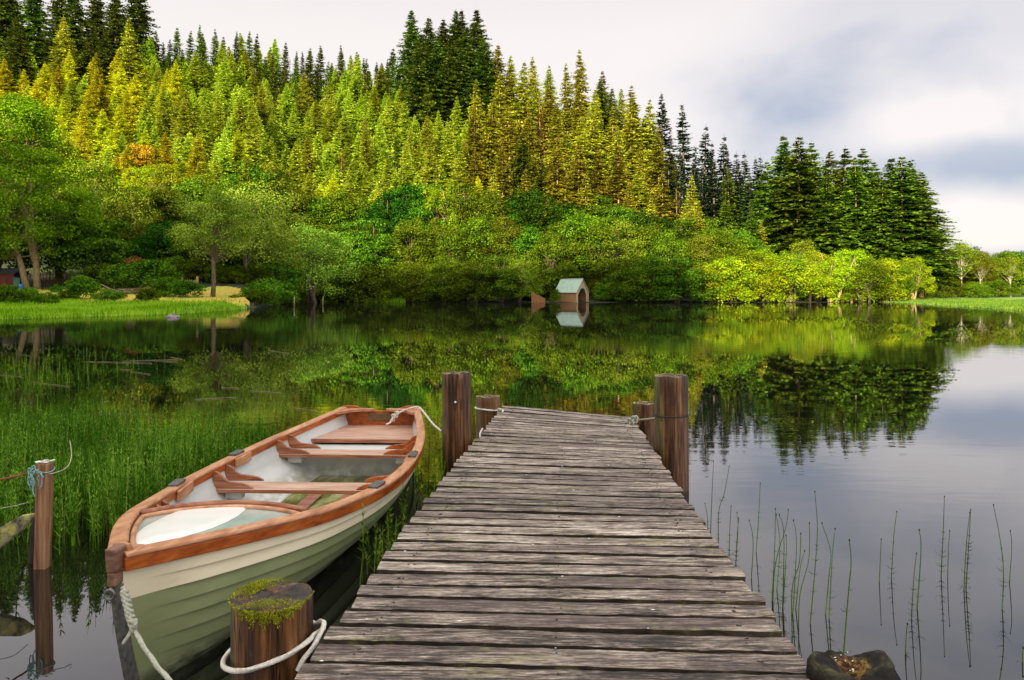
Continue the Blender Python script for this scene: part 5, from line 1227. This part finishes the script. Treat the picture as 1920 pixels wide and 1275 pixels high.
for i, (p, y0, y1) in enumerate([(551, 572, 553), (605, 566, 543)]):
    D = 120 + 20 * i; mb = MB(); b_ = px(p, 0, D=D); mb.tube([(b_.x, D, -.4), (b_.x + .1, D, 1.6 - .1 * i)], .10, 6); tag(mb.build('stake', 'dead_wood'), ['pale stake standing in the dark inlet', 'taller pale stake under the alders of the inlet'][i], 'stake')
rk = MB(); vs = []
for i in range(9):
    for k in range(14):
        t = math.pi * i / 8; a = 6.28 * k / 14; vs.append((.62 * math.sin(t) * math.cos(a) * (1 + .12 * math.sin(3 * a)), .4 * math.sin(t) * math.sin(a), .24 * math.cos(t) * (1 + .2 * math.sin(a * 2))))
rk.add(vs, [(i * 14 + k, i * 14 + (k + 1) % 14, (i + 1) * 14 + (k + 1) % 14, (i + 1) * 14 + k) for i in range(8) for k in range(14)], 0, True)
o = rk.build('rock', 'rock', fix=True); o.location = px(323, 595, z=0); tag(o, 'pinkish grey rock in the water before the green bank', 'rock')

# ------------------------------------------------------------------ boathouse
FL = Vector((14.75, 171.0, 0)); ang = math.atan2(3.35, 3.0)
bh = empty('boathouse', FL, ang, 'small wooden boathouse with pale green roof standing in the water', 'boathouse')
W_, Dp, EZ, RZ = 4.5, 6.0, 2.45, 5.3; t_ = .12
front = [(0, -.4), (0, EZ), (W_ / 2, RZ), (W_, EZ), (W_, -.4), (W_ - .62, -.4), (W_ - .62, 1.75), (W_ * .66, 3.25), (W_ * .40, 3.25), (.62, 1.75), (.62, -.4)]
mb = MB(); vs = [Vector((x, 0, z)) for x, z in front] + [Vector((x, t_, z)) for x, z in front]; n = len(front)
strips = [(0, 1, 9, 10), (1, 2, 8, 9), (2, 3, 6, 7, 8), (3, 4, 5, 6)]
mb.add(vs, [s_ for s_ in strips] + [tuple(i + n for i in reversed(s_)) for s_ in strips] + [(i, (i + 1) % n, n + (i + 1) % n, n + i) for i in range(n)]); mb.build('front_gable', 'board_grey', bh, fix=True)
for nm, x in (('side_wall', -.0), ('side_wall', W_ - t_)): mb = MB(); mb.box((x + t_ / 2, t_ + (Dp - t_) / 2, (EZ - .4) / 2 - .0), (t_, Dp - t_ - .01, EZ + .38)); mb.build(nm, 'board_side', bh)
mb = MB(); mb.prism([Vector((x, Dp, z)) for x, z in [(0, -.4), (0, EZ), (W_ / 2, RZ), (W_, EZ), (W_, -.4)]], Vector((0, 0, 0)), Vector((0, t_, 0))); mb.build('back_wall', 'board_inside', bh, fix=True)
mb = MB(); mb.box((W_ / 2, 2.2, 2.6), (W_ - .3, .14, .16)); mb.box((W_ * .66, 3.5, 1.35), (.14, .14, 3.4), rot=Matrix.Rotation(R(38), 3, 'Y')); mb.build('brace', 'board_warm', bh)
for sgn in (0, 1):
    e = Vector((-.32, 0, EZ - .30)) if not sgn else Vector((W_ + .32, 0, EZ - .30)); r_ = Vector((W_ / 2, 0, RZ + .06)); e.z += .06
    mb = MB(); mb.prism([e, r_, r_ + Vector((0, 0, .10)), e + Vector((0, 0, .10))], Vector((0, -.25, 0)), Vector((0, Dp + .3, 0))); mb.build('roof_slope', 'roof_green', bh, fix=True)
mb = MB(); mb.tube([(W_ / 2, -.26, RZ + .17), (W_ / 2, Dp + .3, RZ + .17)], .09, 6); mb.build('ridge_cap', 'roof_green', bh)
for x in (.05, W_ - .05): mb = MB(); mb.box((x, -.09, EZ / 2 - .25), (.18, .16, EZ + .4)); mb.build('corner_post', 'board_grey', bh)
mb = MB()
for i in range(13): x = 4.6 + i * .24; h_ = 2.4 - i * .11; mb.box((x, 171.5 + (i % 2) * .05, h_ / 2 - .3), (.25, .08, h_ + .4))
tag(mb.build('plank_revetment', 'board_warm'), 'rusty orange plank screen at the waterline left of the boathouse', 'fence')

# ------------------------------------------------------------------ garden on the left bank
x0, y0 = (-40 - CX) / F * 128, 128; z0 = 3.3
sh = empty('garden_shed', (x0, y0, z0), 0, 'dark red garden shed with slate roof at the outer edge of the garden', 'shed')
mb = MB(); mb.box((3.0, 2, 1.0), (6, 3.8, 2.4)); mb.build('wall', 'shed_red', sh)
mb = MB(); mb.prism([Vector((-.3, -.2, 2.15)), Vector((-.3, 2, 3.2)), Vector((-.3, 4.2, 2.15)), Vector((-.3, 2, 3.05))], Vector((0, 0, 0)), Vector((6.6, 0, 0))); mb.build('roof', 'slate', sh, fix=True)
mb = MB(); mb.box((4.3, .06, .9), (.9, .06, 1.9)); mb.build('door', 'shed_red', sh)
def fence(name, p0, p1, D0, D1, h, m, label, stepm=.22, rails=True):
    a = Vector(((p0 - CX) / F * D0, D0, 0)); b = Vector(((p1 - CX) / F * D1, D1, 0)); n = int((b - a).length / stepm)
    rt = empty(name, (a.x, a.y, ground_z(a.x, a.y)), 0, label, 'fence'); mb = MB(); mp = MB(); ang = math.atan2(b.y - a.y, b.x - a.x); rot = Matrix.Rotation(ang, 3, 'Z'); g0 = ground_z(a.x, a.y)
    for i in range(n):
        p = a.lerp(b, i / n); z = ground_z(p.x, p.y) - g0; hh = h * rnd.uniform(.93, 1.05); mb.box((p.x - a.x, p.y - a.y, z + hh / 2), (stepm * .62, .04, hh), rot=rot)
        if i % 9 == 0: mp.box((p.x - a.x, p.y - a.y + .09, z + h / 2), (.12, .12, h * 1.08), rot=rot)
    for zz in (.3, .75):
        for i in range(6):
            p = a.lerp(b, (i + .5) / 6); mp.box((p.x - a.x, p.y - a.y + .05, ground_z(p.x, p.y) - g0 + h * zz), ((b - a).length / 6 + .02, .05, .10), rot=rot)
    mb.build('pickets', m, rt); mp.build('posts_and_rails', m, rt); return rt
fence('picket_fence', 26, 62, 133, 133, 2.1, 'fence_grey', 'pale grey picket fence between the red shed and the big maple')
fence('picket_fence', 68, 140, 133, 137, 2.3, 'fence_brown', 'reddish brown picket fence right of the big maple')
g_ = fence('garden_gate', 341, 370, 128, 128, 1.2, 'gate_wood', 'low yellowish wooden gate at the back of the lawn', .3); 
for i, p in enumerate((341, 370)):
    D = 127.8; x = (p - CX) / F * D; mb = MB(); mb.box((x - g_.location.x, D - g_.location.y, .85), (.28, .28, 1.9)); mb.build('gate_post', 'gate_wood', g_)
for i, (p, D) in enumerate([(215, 124), (249, 126), (283, 130)]):
    x = (p - CX) / F * D; mb = MB(); zz = ground_z(x, D); mb.tube([(x, D, zz - .2), (x, D, zz + 1.5)], .08, 6); tag(mb.build('fence_post', 'dead_wood'), ['thin pale post behind the branch pile', 'thin post right of the branch pile', 'thin post before the dark trees'][i], 'post')
mb = MB(); rg = random.Random(31); cx0 = (232 - CX) / F * 118; zz = ground_z(cx0, 118)
for i in range(46):
    a = Vector((cx0 + rg.uniform(-2.2, 2.2), 118 + rg.uniform(-.5, .5), zz + rg.uniform(0, .8))); b = a + Vector((rg.uniform(-1.9, 1.9), rg.uniform(-.5, .5), rg.uniform(-.35, .35))); mb.tube([a, a.lerp(b, .5) + Vector((0, 0, rg.uniform(-.1, .15))), b], [rg.uniform(.05, .11), .06, .03], 5)
mb.tube([(cx0 - 1.5, 118, zz + .5), (cx0 - 3.6, 117.8, zz + 1.6)], [.12, .07], 6); mb.tube([(cx0 + 1.5, 118, zz + .5), (cx0 + 3.4, 117, zz - .15)], [.09, .04], 6)
tag(mb.build('branch_pile', 'dead_wood'), 'heap of cut branches on the lawn', 'branches')
x = (39 - CX) / F * 124; mb = MB(); mb.tube([(x, 124, ground_z(x, 124) - .1), (x, 124, ground_z(x, 124) + .95)], .3, 14); tag(mb.build('barrel', 'barrel'), 'small blue barrel beside the big maple', 'barrel')
x = (34 - CX) / F * 127; mb = MB(); mb.box((x, 127, ground_z(x, 127) + .8), (1.1, .8, 1.6)); mb.box((x, 127, ground_z(x, 127) + 1.66), (1.2, .9, .1)); tag(mb.build('compost_bin', 'bin_green', bevel=.04), 'grey-green bin behind the blue barrel', 'bin')

# the spruces too many to count between the ones above, as one mass
V0 = [conifer_mesh(11, 3.4, .0, 20, 400 + i, (6, 8), .12, spray=1.5, top=1.0)[0] for i in range(4)]
rg = np.random.default_rng(55); out = []
for i in range(430):
    p = rg.uniform(-60, 900); y = rg.uniform(190, 325); 
    if p > 780 and y > 275: continue
    x = (p - CX) / F * y; v = V0[i % 4] * rg.uniform(.7, 1.25); a = rg.uniform(0, 6.28)
    c, s_ = math.cos(a), math.sin(a); q = v.copy(); q[..., 0] = v[..., 0] * c - v[..., 1] * s_ + x; q[..., 1] = v[..., 0] * s_ + v[..., 1] * c + y; q[..., 2] += ground_z(x, y) - .3; out.append(q)
o = bpy.data.objects.new('spruce_thicket', quads_mesh('spruce_thicket', np.concatenate(out), 'needle_young')); link(o); tag(o, 'pale green thicket of small spruces filling the hillside plantation', 'young trees', kind='stuff')
